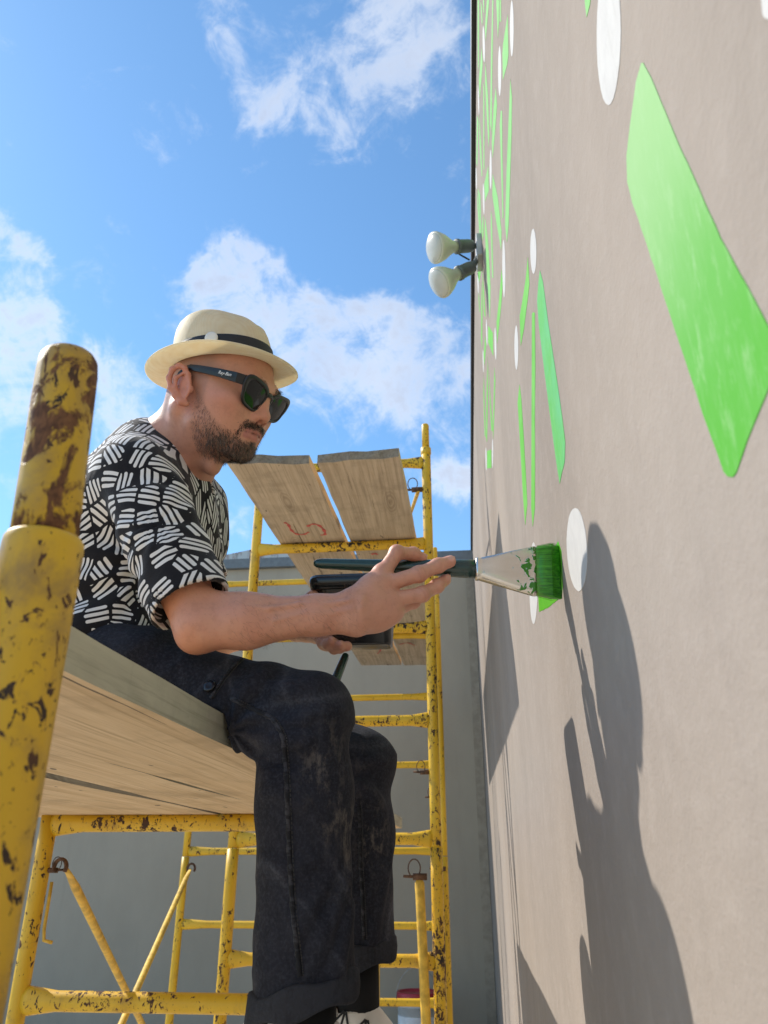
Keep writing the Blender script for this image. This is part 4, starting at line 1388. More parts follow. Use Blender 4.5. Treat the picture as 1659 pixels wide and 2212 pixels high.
blend(brow * .75, (.09, .062, .05))

person = thing('person', (J['pelvis'][0], J['pelvis'][1], SEAT), 'man in straw hat and dash print shirt sitting on the deck, painting', 'person')
np_mesh('body', BV, BQ, 'skin', person, tint)


def strands(name, mask, n, lmin, lmax, comb, wid, dark, light, greymix):
    p = np.clip(mask, 0, 1); p = p / p.sum()
    idx_ = RNG.choice(len(BV), n, p=p)
    V, F, Cc = [], [], []
    for i in idx_:
        b = BV[i] + RNG.normal(size=3) * .0009
        nrm = BN[i]
        d = comb(loc[i], nrm)
        tng = d - nrm * (d @ nrm); tng = tng / (np.linalg.norm(tng) + 1e-9)
        tng = tng + RNG.normal(size=3) * .28
        Lh = RNG.uniform(lmin, lmax)
        d1 = tng * .78 + nrm * .62; d2 = tng * .97 + nrm * .12
        m1 = b + d1 * Lh * .5; e1_ = m1 + d2 * Lh * .5
        sd = np.cross(tng, nrm); sd = sd / (np.linalg.norm(sd) + 1e-9) * wid
        k = len(V)
        V += [b - sd - nrm * .0005, b + sd - nrm * .0005, m1 - sd * .8, m1 + sd * .8, e1_]
        F += [(k, k + 1, k + 3, k + 2), (k + 2, k + 3, k + 4)]
        gq = RNG.random()
        cc = np.array(light) if gq < greymix else np.array(dark) * RNG.uniform(.6, 1.6)
        Cc += [cc] * 5
    o = link_mesh(name, V, F, 'hair_strand', person)
    at_ = o.data.color_attributes.new('tint', 'FLOAT_COLOR', 'POINT')
    at_.data.foreach_set('color', np.concatenate([np.array(Cc), np.ones((len(Cc), 1))], 1).astype(np.float32).ravel())
    return o


arm_m = (BV[:, 1] < 1.06) * sstep(BV[:, 0], J['elR'][0] + .03, J['elR'][0] + .08) * sstep(-BV[:, 0], -J['wrR'][0] - .02, -J['wrR'][0] + .02) * (~is_head) * (np.abs(BV[:, 2] - .33) < .10)
strands('arm_hair', arm_m, 900, .006, .013, lambda l, n_: np.array([.7, -.1, -.75]), .00011, (.09, .05, .03), (.16, .10, .06), .3)
down = lambda l, n_: HR @ np.array([.25, 0, -1.0])
front = lambda l, n_: HR @ np.array([.35, -.4 * np.sign(l[1]), -1.0])
strands('beard', np.clip(beard_m * (.22 + .9 * chin_dark) + soul * 1.0 - lipU, 0, 1), 6500, .0035, .0080, down, .00019, (.045, .033, .026), (.20, .16, .13), .24)
strands('moustache', np.clip(must + corner_m * .35 - lipU, 0, 1), 900, .004, .0075, lambda l, n_: HR @ np.array([.2, .6 * np.sign(l[1]), -1.0]), .00028, (.028, .02, .016), (.12, .09, .07), .1)
strands('eyebrow', brow * (ly < 0), 260, .005, .008, lambda l, n_: HR @ np.array([-.5, -1.0, .1]), .00026, (.03, .022, .018), (.08, .06, .05), .1)
strands('eyebrow', brow * (ly > 0), 260, .005, .008, lambda l, n_: HR @ np.array([-.5, 1.0, .1]), .00026, (.03, .022, .018), (.08, .06, .05), .1)

# --- shirt
shirt = Solid()
shirt.add(capy(J['waist'] + [-.006, 0, -.06], J['chest'], .100, .108, .66))
shirt.add(capy(J['chest'], J['upper'] + [-.004, 0, -.005], .108, .082, .60), .05)
shirt.add(cap(J['upper'] + [-.02, 0, .0], J['shR'] + [-.006, .004, .006], .070, .056), .04)
shirt.add(cap(J['upper'] + [-.02, 0, .0], J['shL'] + [-.006, 0, .006], .070, .056), .04)
shirt.add(cap(J['neck'] + [-.045, 0, -.01], J['upper'] + [-.05, 0, -.06], .052, .07), .04)
shirt.add(ell(J['chest'] + [.035, -.06, .045], (.07, .085, .07)), .05).add(ell(J['chest'] + [.035, .07, .045], (.07, .085, .07)), .05)
shirt.add(ell(J['waist'] + [.012, 0, -.075], (.108, .150, .055)), .04)
sle = {}
for s, el in (('R', 'elR'), ('L', 'elL')):
    a, b = J['sh' + s], J[el]
    d = (b - a) / np.linalg.norm(b - a)
    L_ = np.linalg.norm(b - a)
    end = a + d * L_ * (.87 if s == 'R' else .7)
    sle[s] = (a, end, d)
    sl_ = cap(a + [0, 0, .004], a + d * L_ * 1.1, .0565, .0560)
    pl_ = half(end, d + np.array([.05, 0, .02]))
    in_ = cap(end - d * .004, end + d * .2, .0500, .0500)
    shirt.add(lambda p, f=sl_, g_=pl_, h_=in_: np.maximum(np.maximum(f(p), g_(p)), -h_(p)), .010)
# neck opening, a V at the front
nk = J['neck']
shirt.cut(cap(nb0, nk + [-.018, 0, -.012], .0545, .0625), .004)
vt = aty(432, 1062, 1.11)
shirt.cut(cap(nk + [.012, -.004, .0], vt + [.012, .012, .005], .055, .014), .006)
shirt.cut(cap(nk + [.035, -.004, .03], vt + [.04, .012, .03], .06, .03), .006)
shc = (J['shR'] + J['elR']) / 2
armpit = J['shR'] + np.array([.01, .05, -.11])


def shirt_folds(p):
    q = p - armpit.astype(np.float32)
    r_ = np.sqrt((q * q).sum(1))
    ang_ = np.arctan2(q[:, 2], q[:, 0] + .5 * q[:, 1])
    w1 = np.sin(ang_ * 11 + 30 * r_) * np.exp(-((r_ - .07) / .07) ** 2) * .0022
    low = np.exp(-np.maximum(p[:, 2] - (J['waist'][2] - .02), 0) / .05)
    w2 = waves(p, 21, 4, 55, 95, [(.25, .1, 1), (-.3, .1, 1)]) * .0075 * low
    w3 = waves(p, 22, 5, 30, 70, [(.8, .2, .7), (.3, .3, .9), (1, 0, -.5)]) * .0046
    fr_ = sstep(p[:, 0], J['upper'][0] + .02, J['upper'][0] + .09)
    w4 = np.sin(p[:, 2] * 40 + 60 * p[:, 1] + 3 * np.sin(p[:, 2] * 25)) * fr_ * .0028
    hem_ = sstep(-(q2_ := (p - sle['R'][1].astype(np.float32)) @ sle['R'][2].astype(np.float32)), .0, .05)
    hem_ = np.where(p[:, 1] < 1.06, hem_, 1.0)
    return ((w1 + w2 + w3 + w4) * (.25 + .75 * hem_)).astype(np.float32)


shirt.disp = shirt_folds
SV, SQ, SN = surface(shirt, (-.80, .86, .12), (-.20, 1.54, .80), .0035, steps=2)
axc = J['waist'][None] + (J['upper'] - J['waist'])[None] * ((SV[:, 2] - J['waist'][2]) / (J['upper'][2] - J['waist'][2]))[:, None]
topm = sstep(SV[:, 2], J['upper'][2] + .015, J['upper'][2] + .075)
fb_ = np.tanh((SV[:, 0] - axc[:, 0]) / .03)
yy_ = np.maximum(0, SV[:, 1] - 1.04)
suv = np.stack([SV[:, 0] + fb_ * yy_ * (1 - topm), SV[:, 2] + .7 * yy_], 1)
suv = suv + .0036 * np.stack([waves(SV, 31, 4, 20, 70), waves(SV, 32, 4, 20, 70)], 1)
tshirt = np_mesh('t_shirt', SV, SQ, 'dash_print_fabric', person, None, suv)
# --- jeans
jeans = Solid()
jeans.add(capy(J['pelvis'] + [-.01, 0, -.05], J['pelvis'] + [.0, 0, -.035], .098, .090, .62))
for s in 'RL':
    hipj, kn, an = J['hip' + s], J['knee' + s], J['ank' + s]
    jeans.add(cap(hipj + [.01, 0, .002], kn + [0, 0, .002], .070, .0625), .03)
    cf = kn + (an - kn) * (.90 if s == 'R' else .80)
    jeans.add(cap(kn, kn + (an - kn) * .30, .0615, .0615), .02)
    jeans.add(cap(kn + (an - kn) * .30, cf, .0615, .0600 if s == 'R' else .058), .02)
    jeans.add(ell(kn + [.003, 0, .005], (.056, .058, .055)), .02)
jeans.add(ell(J['hipR'] + [.05, -.008, .008], (.075, .068, .062)), .04)
cuff = {}
for s, t0, t1 in (('R', .865, .955), ('L', .745, .840)):
    kn, an = J['knee' + s], J['ank' + s]
    cuff[s] = (kn + (an - kn) * t0, kn + (an - kn) * t1)
    e_ = kn + (an - kn) * (t0 + .04)
    dd = (an - kn) / np.linalg.norm(an - kn)
    jeans.cut(lambda p, e_=e_, dd=dd, kn=kn: np.maximum(-((p - e_.astype(np.float32)) @ dd.astype(np.float32)), np.sqrt((((p - e_.astype(np.float32)) - ((p - e_.astype(np.float32)) @ dd.astype(np.float32))[:, None] * dd.astype(np.float32)) ** 2).sum(1)) - .12), .003)
def deck_block(p):
    return np.maximum(p[:, 0] - (e0[0] + (e2[0] - e0[0]) * (p[:, 1] - e0[1]) / (e2[1] - e0[1]) + .001), p[:, 2] - (SEAT + .001))
jeans.cut(deck_block, .012)
kR, kL = J['kneeR'].astype(np.float32), J['kneeL'].astype(np.float32)


def jean_folds(p):
    out = waves(p, 41, 5, 28, 62, [(.9, .3, .5), (.5, .2, -.9), (1, 0, .2)]) * .0026
    for kn in (kR, kL):
        q = p - kn
        r_ = np.sqrt((q * q).sum(1))
        back = np.exp(-((q[:, 0] + .06) / .05) ** 2 - ((q[:, 2] + .03) / .07) ** 2)
        an_ = np.arctan2(q[:, 2] + .02, q[:, 0] + .09)
        out = out + np.sin(an_ * 9 + 25 * p[:, 1]) * np.exp(-((r_ - .075) / .05) ** 2) * .0030
        low_ = sstep(-q[:, 2], .16, .34)
        out = out + np.sin((q[:, 0] * .8 + q[:, 2] * .55) * 62 + 2 * np.sin(p[:, 2] * 17)) * low_ * .0018
    qh = p - J['hipR'].astype(np.float32)
    crease = np.exp(-((qh[:, 0] - .10) / .06) ** 2) * sstep(qh[:, 2], -.02, .06)
    out = out + np.sin((qh[:, 0] * .9 - qh[:, 2] * .8) * 70 + 20 * p[:, 1]) * crease * .0045
    def ridge(x): return (1 - np.abs(np.sin(x))) ** 2.2
    rg_ = ridge(p @ np.array([30, 12, 15], np.float32) + 2.2 * np.sin(p[:, 2] * 9 + p[:, 1] * 7)) * sstep(-(p[:, 2] - kR[2]), .10, .30)
    rg2 = ridge(p @ np.array([16, 10, -40], np.float32) + 1.5 * np.sin(p[:, 0] * 16)) * np.exp(-((p[:, 2] - kR[2] - .03) / .07) ** 2)
    out = out - rg_ * .0024 - rg2 * .0028
    return out.astype(np.float32)


jeans.disp = jean_folds
# hand placed drape folds, worn pale along their crests
jz = lambda x, y: ((900 + x / 1.444) / 1.823, (2500 + y / 1.444) / 1.823)
FOLDS = [([(430, 1950), (500, 1800), (550, 1660), (620, 1490), (660, 1370)], .009, .0036, 1.0),
         ([(585, 1930), (620, 1790), (650, 1660), (670, 1540)], .008, .0030, .8),
         ([(380, 1720), (450, 1560), (530, 1430)], .009, .0030, .35),
         ([(60, 330), (200, 300), (360, 330), (500, 400), (600, 440)], .010, .0040, .5),
         ([(330, 490), (430, 455), (540, 425), (640, 440)], .008, .0040, .75),
         ([(80, 400), (130, 330), (200, 250)], .008, .0050, .4), ([(170, 480), (260, 470), (330, 520)], .008, .0042, .5),
         ([(205, 720), (270, 690), (350, 700)], .008, .0045, .4), ([(215, 800), (300, 780), (400, 830)], .008, .0040, .35),
         ([(190, 900), (290, 880), (420, 960)], .009, .0032, .25), ([(240, 640), (330, 600), (450, 610)], .008, .0035, .3),
         ([(790, 1800), (830, 1600), (870, 1400), (905, 1230)], .008, .0042, .9), ([(770, 1560), (810, 1420), (850, 1300)], .007, .0030, .5),
         ([(730, 740), (800, 710), (870, 730)], .007, .0040, .5), ([(720, 840), (780, 860), (850, 960)], .007, .0035, .4),
         ([(230, 1280), (330, 1330), (470, 1290)], .010, .0022, .1)]
CREST = []
def hit_ray(u, v):
    r_ = ray(u, v); r_ = r_ / np.linalg.norm(r_)
    t_ = .72
    for _ in range(200):
        dv = float(jeans((r_ * t_)[None])[0])
        if dv < .0005 or t_ > 1.9: break
        t_ += max(dv * .6, .001)
    return r_ * t_, r_, t_ < 1.85
for uvs, rad_, lift_, wear in FOLDS:
    pp, ok = [], True
    q_ = np.array([jz(*p) for p in uvs]); tt = np.linspace(0, len(q_) - 1, len(q_) * 2)
    for k_ in tt:
        p_, r_, o_ = hit_ray(np.interp(k_, range(len(q_)), q_[:, 0]), np.interp(k_, range(len(q_)), q_[:, 1]))
        if o_: pp.append((p_, r_))
    if len(pp) < 3: continue
    n_ = len(pp)
    prof_ = [math.sin(math.pi * (i + .6) / (n_ + .2)) for i in range(n_)]
    pts_ = [p_ + r_ * (rad_ - lift_ * e_) for (p_, r_), e_ in zip(pp, prof_)]
    CREST.append((np.array([p_ for p_, _ in pp]), np.array(prof_), wear))
    FOLD_PTS = pts_
    jeans_add = (pts_, [rad_] * n_)
    CREST[-1] += (jeans_add,)
for c_ in CREST: jeans.chain(c_[3][0], c_[3][1], .010)
JV, JQ, JN = surface(jeans, (-.88, .94, -.34), (-.05, 1.54, .46), .0035, steps=2)
dz_ = np.exp(-((JV[:, 2] - kR[2] + .22) / .16) ** 2)
backm = sstep(-(JV[:, 0] - (kR[0] - .035)), -.01, .03) * dz_ * (JV[:, 1] < 1.2)
kneem = np.exp(-(((JV[:, 0] - kR[0] - .035) / .025) ** 2 + ((JV[:, 2] - kR[2] + .06) / .05) ** 2)) * .7
kneel = np.exp(-(((JV[:, 0] - kL[0] - .035) / .03) ** 2 + ((JV[:, 2] - kL[2] + .12) / .06) ** 2)) * .8
dustv = np.clip(np.maximum.reduce([backm * .75, kneem, kneel]), 0, 1)
rdg = lambda x, e: (1 - np.abs(np.sin(x))) ** e
jw = JV + .012 * np.stack([waves(JV, 51, 3, 12, 30), waves(JV, 52, 3, 12, 30), waves(JV, 53, 3, 12, 30)], 1)
brk = np.clip(.55 + .9 * waves(JV, 54, 4, 14, 40), 0, 1)
fade = rdg(jw @ np.array([30, 12, 15.]) + 2.2 * np.sin(jw[:, 2] * 9 + jw[:, 1] * 7), 7) * sstep(-(JV[:, 2] - kR[2]), .06, .26)
fade2 = rdg(jw @ np.array([22, 8, -34.]) + 1.5 * np.sin(jw[:, 0] * 16), 6) * np.exp(-((JV[:, 2] - kR[2] - .03) / .10) ** 2)
fade3 = rdg(jw @ np.array([44, -10, 20.]), 5) * sstep(JV[:, 0], kR[0] - .34, kR[0] - .10) * sstep(JV[:, 2], kR[2] - .02, kR[2] + .06) * .7
fadev = np.clip((fade * .5 + fade2 * .4 + fade3 * .7) * brk, 0, 1)
for pts_, prof_, wear, _x in CREST:
    near_ = np.full(len(JV), 9.)
    for i in range(len(pts_) - 1):
        ab = pts_[i + 1] - pts_[i]; tq = np.clip(((JV - pts_[i]) @ ab) / (ab @ ab), 0, 1)
        near_ = np.minimum(near_, np.linalg.norm(JV - pts_[i] - tq[:, None] * ab, axis=1) / (.35 + .65 * np.interp(tq, [0, 1], prof_[i:i + 2])))
    fadev = np.maximum(fadev, np.exp(-(near_ / .0042) ** 2) * wear * (.55 + .45 * brk))
jn = np_mesh('jeans', JV, JQ, 'black_denim', person, np.stack([dustv, fadev, dustv * 0], 1))
for s in 'RL':
    a, b = cuff[s]
    dd = (b - a) / np.linalg.norm(b - a)
    _, ua, ub = frame_of(dd, (0, 1, 0))
    n, V, F = 48, [], []
    r0 = .0668 if s == 'R' else .0640
    tiltv = np.array([.10, 0, 0]) if s == 'R' else np.array([.02, 0, 0])
    prof = [(0, .052), (.0, .0600), (.03, .0632), (.12, .0650), (.5, .0655), (.88, .0660), (.97, .0645), (1.0, .061), (.97, .054), (.6, .052)]
    for (q, rr_) in prof:
        for k in range(n):
            an = 2 * math.pi * k / n
            dr = ua * math.cos(an) + ub * math.sin(an)
            wob = 1 + .022 * math.sin(3 * an + 4 * q) + .012 * math.sin(7 * an + 2)
            c_ = a + (b - a) * q - dd * (dr @ np.array([1, 0, 0])) * .012
            V.append(c_ + dr * rr_ * (r0 / .0645) * wob + dd * .0035 * math.sin(5 * an + (3 if q > .5 else 0)))
    for i in range(len(prof) - 1):
        for k in range(n): F.append((i * n + k, i * n + (k + 1) % n, (i + 1) * n + (k + 1) % n, (i + 1) * n + k))
    link_mesh('rolled_cuff', V, F, 'denim_cuff', jn, True)


def on_surface(S, o_, dirn, tmax=.35):
    o_ = np.asarray(o_, float); t_ = 0.0
    for _ in range(160):
        dv = float(S((o_ + dirn * t_)[None])[0])
        if dv < .0004 or t_ > tmax: break
        t_ += max(dv * .6, .0006)
    return o_ + dirn * t_


def seam(uvs, width, lift, name='seam'):
    pts = []
    uvs = np.array(uvs, float)
    tt = np.linspace(0, len(uvs) - 1, 90)
    for q in tt:
        u = np.interp(q, range(len(uvs)), uvs[:, 0]); v = np.interp(q, range(len(uvs)), uvs[:, 1])
        r_ = ray(u, v); r_ = r_ / np.linalg.norm(r_)
        p = on_surface(jeans, r_ * .70, r_, 1.2)
        if np.linalg.norm(p) < 1.75: pts.append(p - r_ * lift)
    pts = np.array(pts)
    if len(pts) < 4: return
    for _ in range(3): pts[1:-1] = (pts[:-2] + pts[1:-1] * 2 + pts[2:]) / 4
    wobble = 1 + .38 * np.sin(np.arange(len(pts)) * 1.57) * .45
    V, F = tube(pts, width * wobble, 8, up=(0, 1, 0))
    link_mesh(name, V, F, 'denim_seam', jn, True)
    off = pts + np.array([.0045, -.002, 0])
    V, F = [], []
    for i in range(0, len(off) - 1):
        a_, b_ = off[i], off[i] * .45 + off[i + 1] * .55
        v2, f2 = tube([a_, b_], .0007, 5, up=(0, 1, 0))
        V, F = merge((V, F), (v2, f2))
    o = link_mesh('stitching', V, F, 'denim_stitch', jn); o['kind'] = 'stuff'


seam([(500, 1508), (545, 1530), (590, 1552), (612, 1590), (618, 1660), (622, 1760), (626, 1860), (632, 1960), (642, 2050), (648, 2110)], .0032, .0005)
seam([(455, 1508), (480, 1470), (505, 1440), (522, 1424)], .0026, .0004)
seam([(775, 1740), (778, 1800), (778, 1860), (783, 1940), (786, 2030)], .0026, .0004)
bpos = on_surface(jeans, aty(333, 1398, .80), np.array([0, 1.0, 0]), .5)
link_mesh('button', *lathe([(.002, -.002), (.0085, -.001), (.009, .001), (.007, .0025), (.004, .002)], bpos, (-.2, -1, .35), 18), 'acetate_black', jn, True)

# socks and shoes
for s in 'RL':
    a = cuff[s][1] * .5 + cuff[s][0] * .5; an = J['ank' + s]
    e_ = an + (an - J['knee' + s]) / np.linalg.norm(an - J['knee' + s]) * .03
    link_mesh('sock', *tube([a, a * .5 + e_ * .5, e_], [.040 if s == 'R' else .037] * 3, 24, up=(0, 1, 0)), 'sock_black', person, True)
for s, dirx in (('R', np.array([.97, .10, -.20])), ('L', np.array([.95, -.05, -.30]))):
    an = J['ank' + s].copy()
    dirx = dirx / np.linalg.norm(dirx)
    upv = np.array([0, 0, 1.0]) - dirx * dirx[2]; upv /= np.linalg.norm(upv)
    side = np.cross(upv, dirx)
    shoe = Solid()
    q = lambda x, y, z: an + dirx * x + side * y + upv * z
    shoe.add(cap(q(-.03, 0, -.06), q(.13, 0, -.068), .036, .036))
    shoe.add(cap(q(.0, 0, -.012), q(.085, 0, -.052), .040, .034), .02)
    shoe.add(cap(q(-.038, 0, -.018), q(-.036, 0, -.06), .033, .036), .02)
    shoe.cut(cap(q(-.008, 0, -.02), q(-.008, 0, .08), .034, .042), .004)
    shoe.cut(lambda p, o_=q(0, 0, -.088), u_=upv: ((p - o_.astype(np.float32)) @ u_.astype(np.float32)), .004)
    c_ = an
    V_, Q_, _n = surface(shoe, c_ - .24, c_ + .24, .004, steps=2)
    sh = np_mesh('shoe', V_, Q_, 'shoe_white', person)
    # sole
    n = 40; Vs, Fs = [], []
    ring = [(math.cos(2 * math.pi * k / n), math.sin(2 * math.pi * k / n)) for k in range(n)]
    for hh in (-.089, -.108):
        for (cx_, sy_) in ring: Vs.append(q(.05 + .125 * cx_, .043 * sy_ * (1 + .12 * cx_), hh))
    Fs = [tuple(range(n)), tuple(range(2 * n - 1, n - 1, -1))] + [(k, (k + 1) % n, n + (k + 1) % n, n + k) for k in range(n)]
    link_mesh('sole', Vs, Fs, 'shoe_white', sh)
    # black lattice lines over the upper
    Vl, Fl = [], []
    segs = []
    for gx in np.arange(-.06, .14, .034):
        for gz in (-.085, -.056, -.027):
            x0 = gx + (.017 if gz == -.056 else 0)
            segs += [((x0, gz), (x0 + .034, gz)), ((x0, gz), (x0 + .017, gz + .029)), ((x0 + .034, gz), (x0 + .017, gz + .029)), ((x0 + .017, gz), (x0 + .017, gz + .029))]
    for (a2, b2) in segs:
        pr = []
        for w_ in np.linspace(.1, .9, 5):
            p = q(a2[0] + (b2[0] - a2[0]) * w_, 0, a2[1] + (b2[1] - a2[1]) * w_) - side * .075 * (1 if side[1] > 0 else -1)
            dirn = side * (1 if side[1] > 0 else -1)
            h_ = on_surface(shoe, p, dirn, .14)
            if abs(float(shoe(h_[None])[0])) < .002: pr.append(h_ - dirn * .0004)
        if len(pr) >= 3:
            Vl, Fl = merge((Vl, Fl), tube(pr, .0018, 6, up=(0, 0, 1), r2=.0018))
    if Vl:
        o = link_mesh('lattice_print', Vl, Fl, 'shoe_line', sh); o['kind'] = 'stuff'

# --- hat
hat_tilt = roty(-14.5)
HC = np.array([.003, 0, .0485])
NS = 96
HX, HY = .0875, .0740


def hat_pt(x, y, z): return hp(*(HC + hat_tilt @ np.array([x, y, z])))


def hat_rings():
    rings = []
    ths = np.linspace(0, 2 * math.pi, NS, endpoint=False)
    c_, s_ = np.cos(ths), np.sin(ths)
    # brim from edge to crown
    for q in np.linspace(0, 1, 10):
        rx, ry = .127 + (HX - .127) * q, .111 + (HY - .111) * q
        lift = (1 - q) ** 1.5 * (.010 * np.abs(s_) ** 2 - .006 * np.maximum(c_, 0) ** 2 + .006 * np.maximum(-c_, 0) ** 2)
        edge_ = .0012 * (q < .05)
        rings.append(np.stack([rx * c_, ry * s_, lift + edge_ + .006 * q ** 6], 1))
    for h, k in ((.012, .985), (.022, .975), (.034, .965), (.048, .95), (.062, .925), (.075, .885), (.085, .83), (.092, .76), (.096, .66), (.0965, .55), (.094, .42), (.090, .28), (.0875, .14), (.087, .02)):
        pinch = np.clip((h - .03) / .06, 0, 1)
        fr_ = np.exp(-((ths - .75 + 2 * math.pi) % (2 * math.pi) - 0) ** 2 / .10) if False else 0
        d1 = np.minimum(np.abs(ths - .72), 2 * math.pi - np.abs(ths - .72)); d2 = np.minimum(np.abs(ths - (2 * math.pi - .72)), 2 * math.pi - np.abs(ths - (2 * math.pi - .72)))
        dent = (np.exp(-(d1 / .42) ** 2) + np.exp(-(d2 / .42) ** 2)) * .008 * pinch
        rx, ry = HX * k - dent * .6, HY * k - dent
        crease = -.010 * np.exp(-((s_ * k) / .28) ** 2) * (h > .08) * (1 - .6 * k)
        slope = -.010 * np.clip((h - .05) / .04, 0, 1) * np.maximum(c_, 0) * k
        rings.append(np.stack([rx * c_ - .004 * pinch, ry * s_, h + crease + slope], 1))
    return rings


rings = hat_rings()
V, F = [], []
for R_ in rings:
    for p in R_: V.append(hat_pt(*p))
nr = len(rings)
for i in range(nr - 1):
    for k in range(NS): F.append((i * NS + k, i * NS + (k + 1) % NS, (i + 1) * NS + (k + 1) % NS, (i + 1) * NS + k))
F.append(tuple((nr - 1) * NS + k for k in range(NS)))
hat = link_mesh('hat', V, F, 'straw', person, True)
so = hat.modifiers.new('thickness', 'SOLIDIFY'); so.thickness = .0018; so.offset = -1
V, F = [], []
hs = [(.0065, 1.004), (.008, 1.010), (.034, 1.004), (.0375, .999), (.0385, .982)]
for h, k in hs:
    kk = np.interp(h, [0, .012, .022, .034], [1, .985, .975, .965]) * k + .012
    for j_ in range(NS):
        a_ = 2 * math.pi * j_ / NS
        V.append(hat_pt(HX * kk * math.cos(a_), HY * kk * math.sin(a_), h))
for i in range(len(hs) - 1):
    for k in range(NS): F.append((i * NS + k, i * NS + (k + 1) % NS, (i + 1) * NS + (k + 1) % NS, (i + 1) * NS + k))
link_mesh('hat_band', V, F, 'ribbon_black', hat, True)
a_ = -math.pi / 2 + .30
bc = hat_pt((HX + .003) * math.cos(a_), (HY + .0025) * math.sin(a_), .0285)
bnv = HR @ hat_tilt @ np.array([math.cos(a_) * .8, math.sin(a_), .05])
link_mesh('badge', *lathe([(.0098, -.002), (.0104, 0), (.0104, .0022), (.009, .0032), (.003, .0034)], bc, bnv, 24), 'badge_white', hat, True)
bc2 = hat_pt((HX + .003) * math.cos(a_), (HY + .003) * math.sin(a_), .0115)
link_mesh('badge', *lathe([(.005, -.002), (.0055, 0), (.0055, .002), (.004, .003)], bc2, bnv, 18), 'badge_white', hat, True)

# --- sunglasses
gl = bpy.data.objects.new('sunglasses', None); COL.objects.link(gl); gl.parent = person; gl.empty_display_size = .02
gl['label'] = 'black sunglasses with dark lenses'
for s in (-1, 1):
    def lens_xy(k, n, grow=0.0):
        a_ = 2 * math.pi * k / n
        cs_, sn_ = math.cos(a_), math.sin(a_)
        e_ = .62
        x = math.copysign(abs(cs_) ** e_, cs_) * (.0250 + grow)
        z = math.copysign(abs(sn_) ** e_, sn_) * (.0190 + grow)
        x *= 1 + .12 * (z / .018) * (1 if True else 0)
        z += .0035 * (x / .024)
        return x, z
    def gp(x, z, dx=0.0):
        """x outward from the lens centre"""
        yy = .0345 + x
        xx = .0985 - .9 * max(0, abs(yy) - .012) ** 2 * 2.4 + dx
        return hp(xx + .012 * (z / .02) * .55, s * yy, .0095 + z)
    n = 40
    V, F = [], []
    V = [gp(*lens_xy(k, n, -.0005), 0.0008) for k in range(n)] + [gp(0, 0, .0022)]
    V2 = [gp(x * .5, z * .5, .0017) for x, z in (lens_xy(k, n) for k in range(n))]
    b0 = len(V); V += V2
    for k in range(n):
        F.append((k, (k + 1) % n, b0 + (k + 1) % n, b0 + k)); F.append((b0 + k, b0 + (k + 1) % n, n))
    link_mesh('lens', V, F, 'dark_lens', gl, True)
    V, F = [], []
    for gr_, dx in ((-.001, .0020), (-.001, -.0018), (.0022, -.0018), (.0027, .0003), (.0022, .0020)):
        for k in range(n):
            x, z = lens_xy(k, n, gr_)
            if gr_ > 0 and z > 0: z += .0028
            if gr_ > 0 and z > .006 and x > 0: x += .0035
            V.append(gp(x, z, dx))
    for i in range(5):
        for k in range(n):
            F.append((i * n + k, i * n + (k + 1) % n, ((i + 1) % 5) * n + (k + 1) % n, ((i + 1) % 5) * n + k))
    link_mesh('rim', *(V, F), 'acetate_black', gl, True)
    # temple: a flat bar, tall at the hinge, hooked behind the ear
    P_ = [(.0945, .0615, .0235), (.084, .0705, .0240), (.055, .0765, .0270), (.02, .0785, .0300), (.0, .0775, .0315), (-.012, .0755, .0285), (-.022, .0745, .018), (-.026, .0735, .004)]
    hgt = [.0080, .0080, .0066, .0055, .0046, .0042, .0042, .0038]
    V, F = [], []
    for (x, y, z), h_ in zip(P_, hgt):
        for dy, dz in ((-.0018, -1), (.0018, -1), (.0022, 0), (.0018, 1), (-.0018, 1), (-.0022, 0)):
            V.append(hp(x, s * (y + dy), z + dz * h_))
    for i in range(len(P_) - 1):
        for k in range(6): F.append((i * 6 + k, i * 6 + (k + 1) % 6, (i + 1) * 6 + (k + 1) % 6, (i + 1) * 6 + k))
    F += [tuple(range(6)), tuple((len(P_) - 1) * 6 + k for k in range(6))]
    tm = link_mesh('temple', V, F, 'acetate_black', gl)
    bevel(tm, .0006, 2)
link_mesh('bridge', *tube([hp(.0985, -.0125, .018), hp(.1025, -.006, .0215), hp(.1035, 0, .022), hp(.1025, .006, .0215), hp(.0985, .0125, .018)], .0026, 12, r2=.0045), 'acetate_black', gl, True)
# script on the temple
cu = bpy.data.curves.new('temple_script', 'FONT'); cu.body = 'Ray-Ban'; cu.size = .0075; cu.shear = .35; cu.extrude = .0001
cu.align_x = 'CENTER'
tmp = bpy.data.objects.new('tmp', cu); COL.objects.link(tmp)
dg = bpy.context.evaluated_depsgraph_get()
me = bpy.data.meshes.new_from_object(tmp.evaluated_get(dg))
bpy.data.objects.remove(tmp)
vs = np.array([v.co[:] for v in me.vertices])
fs = [tuple(p.vertices) for p in me.polygons]
tV = [hp(.066 + x * 1.0, -(.0784 + .0002) - z, .0238 + y - .10 * 0 - x * .11) for x, y, z in vs]
link_mesh('temple_script', tV, fs, 'print_white', gl)

# ------------------------------------------------------------------ the brush in his hand
brush = thing('paintbrush', bat(0), 'wide flat paintbrush with dark green handle and wet green bristles, held against the wall', 'paintbrush', 'paintbrushes')
sF0 = at_u(1036); sF1 = at_u(1156)
hl = sF0
S_ = [0, .004, .012, .05, hl * .45, hl * .75, hl * .93, hl]
Rr = np.array([.0030, .0062, .0078, .0084, .0098, .0122, .0138, .0140])
link_mesh('handle', *tube([bat(q_) for q_ in S_], Rr * .85, 20, r2=Rr, up=bw), 'handle_green', brush, True)


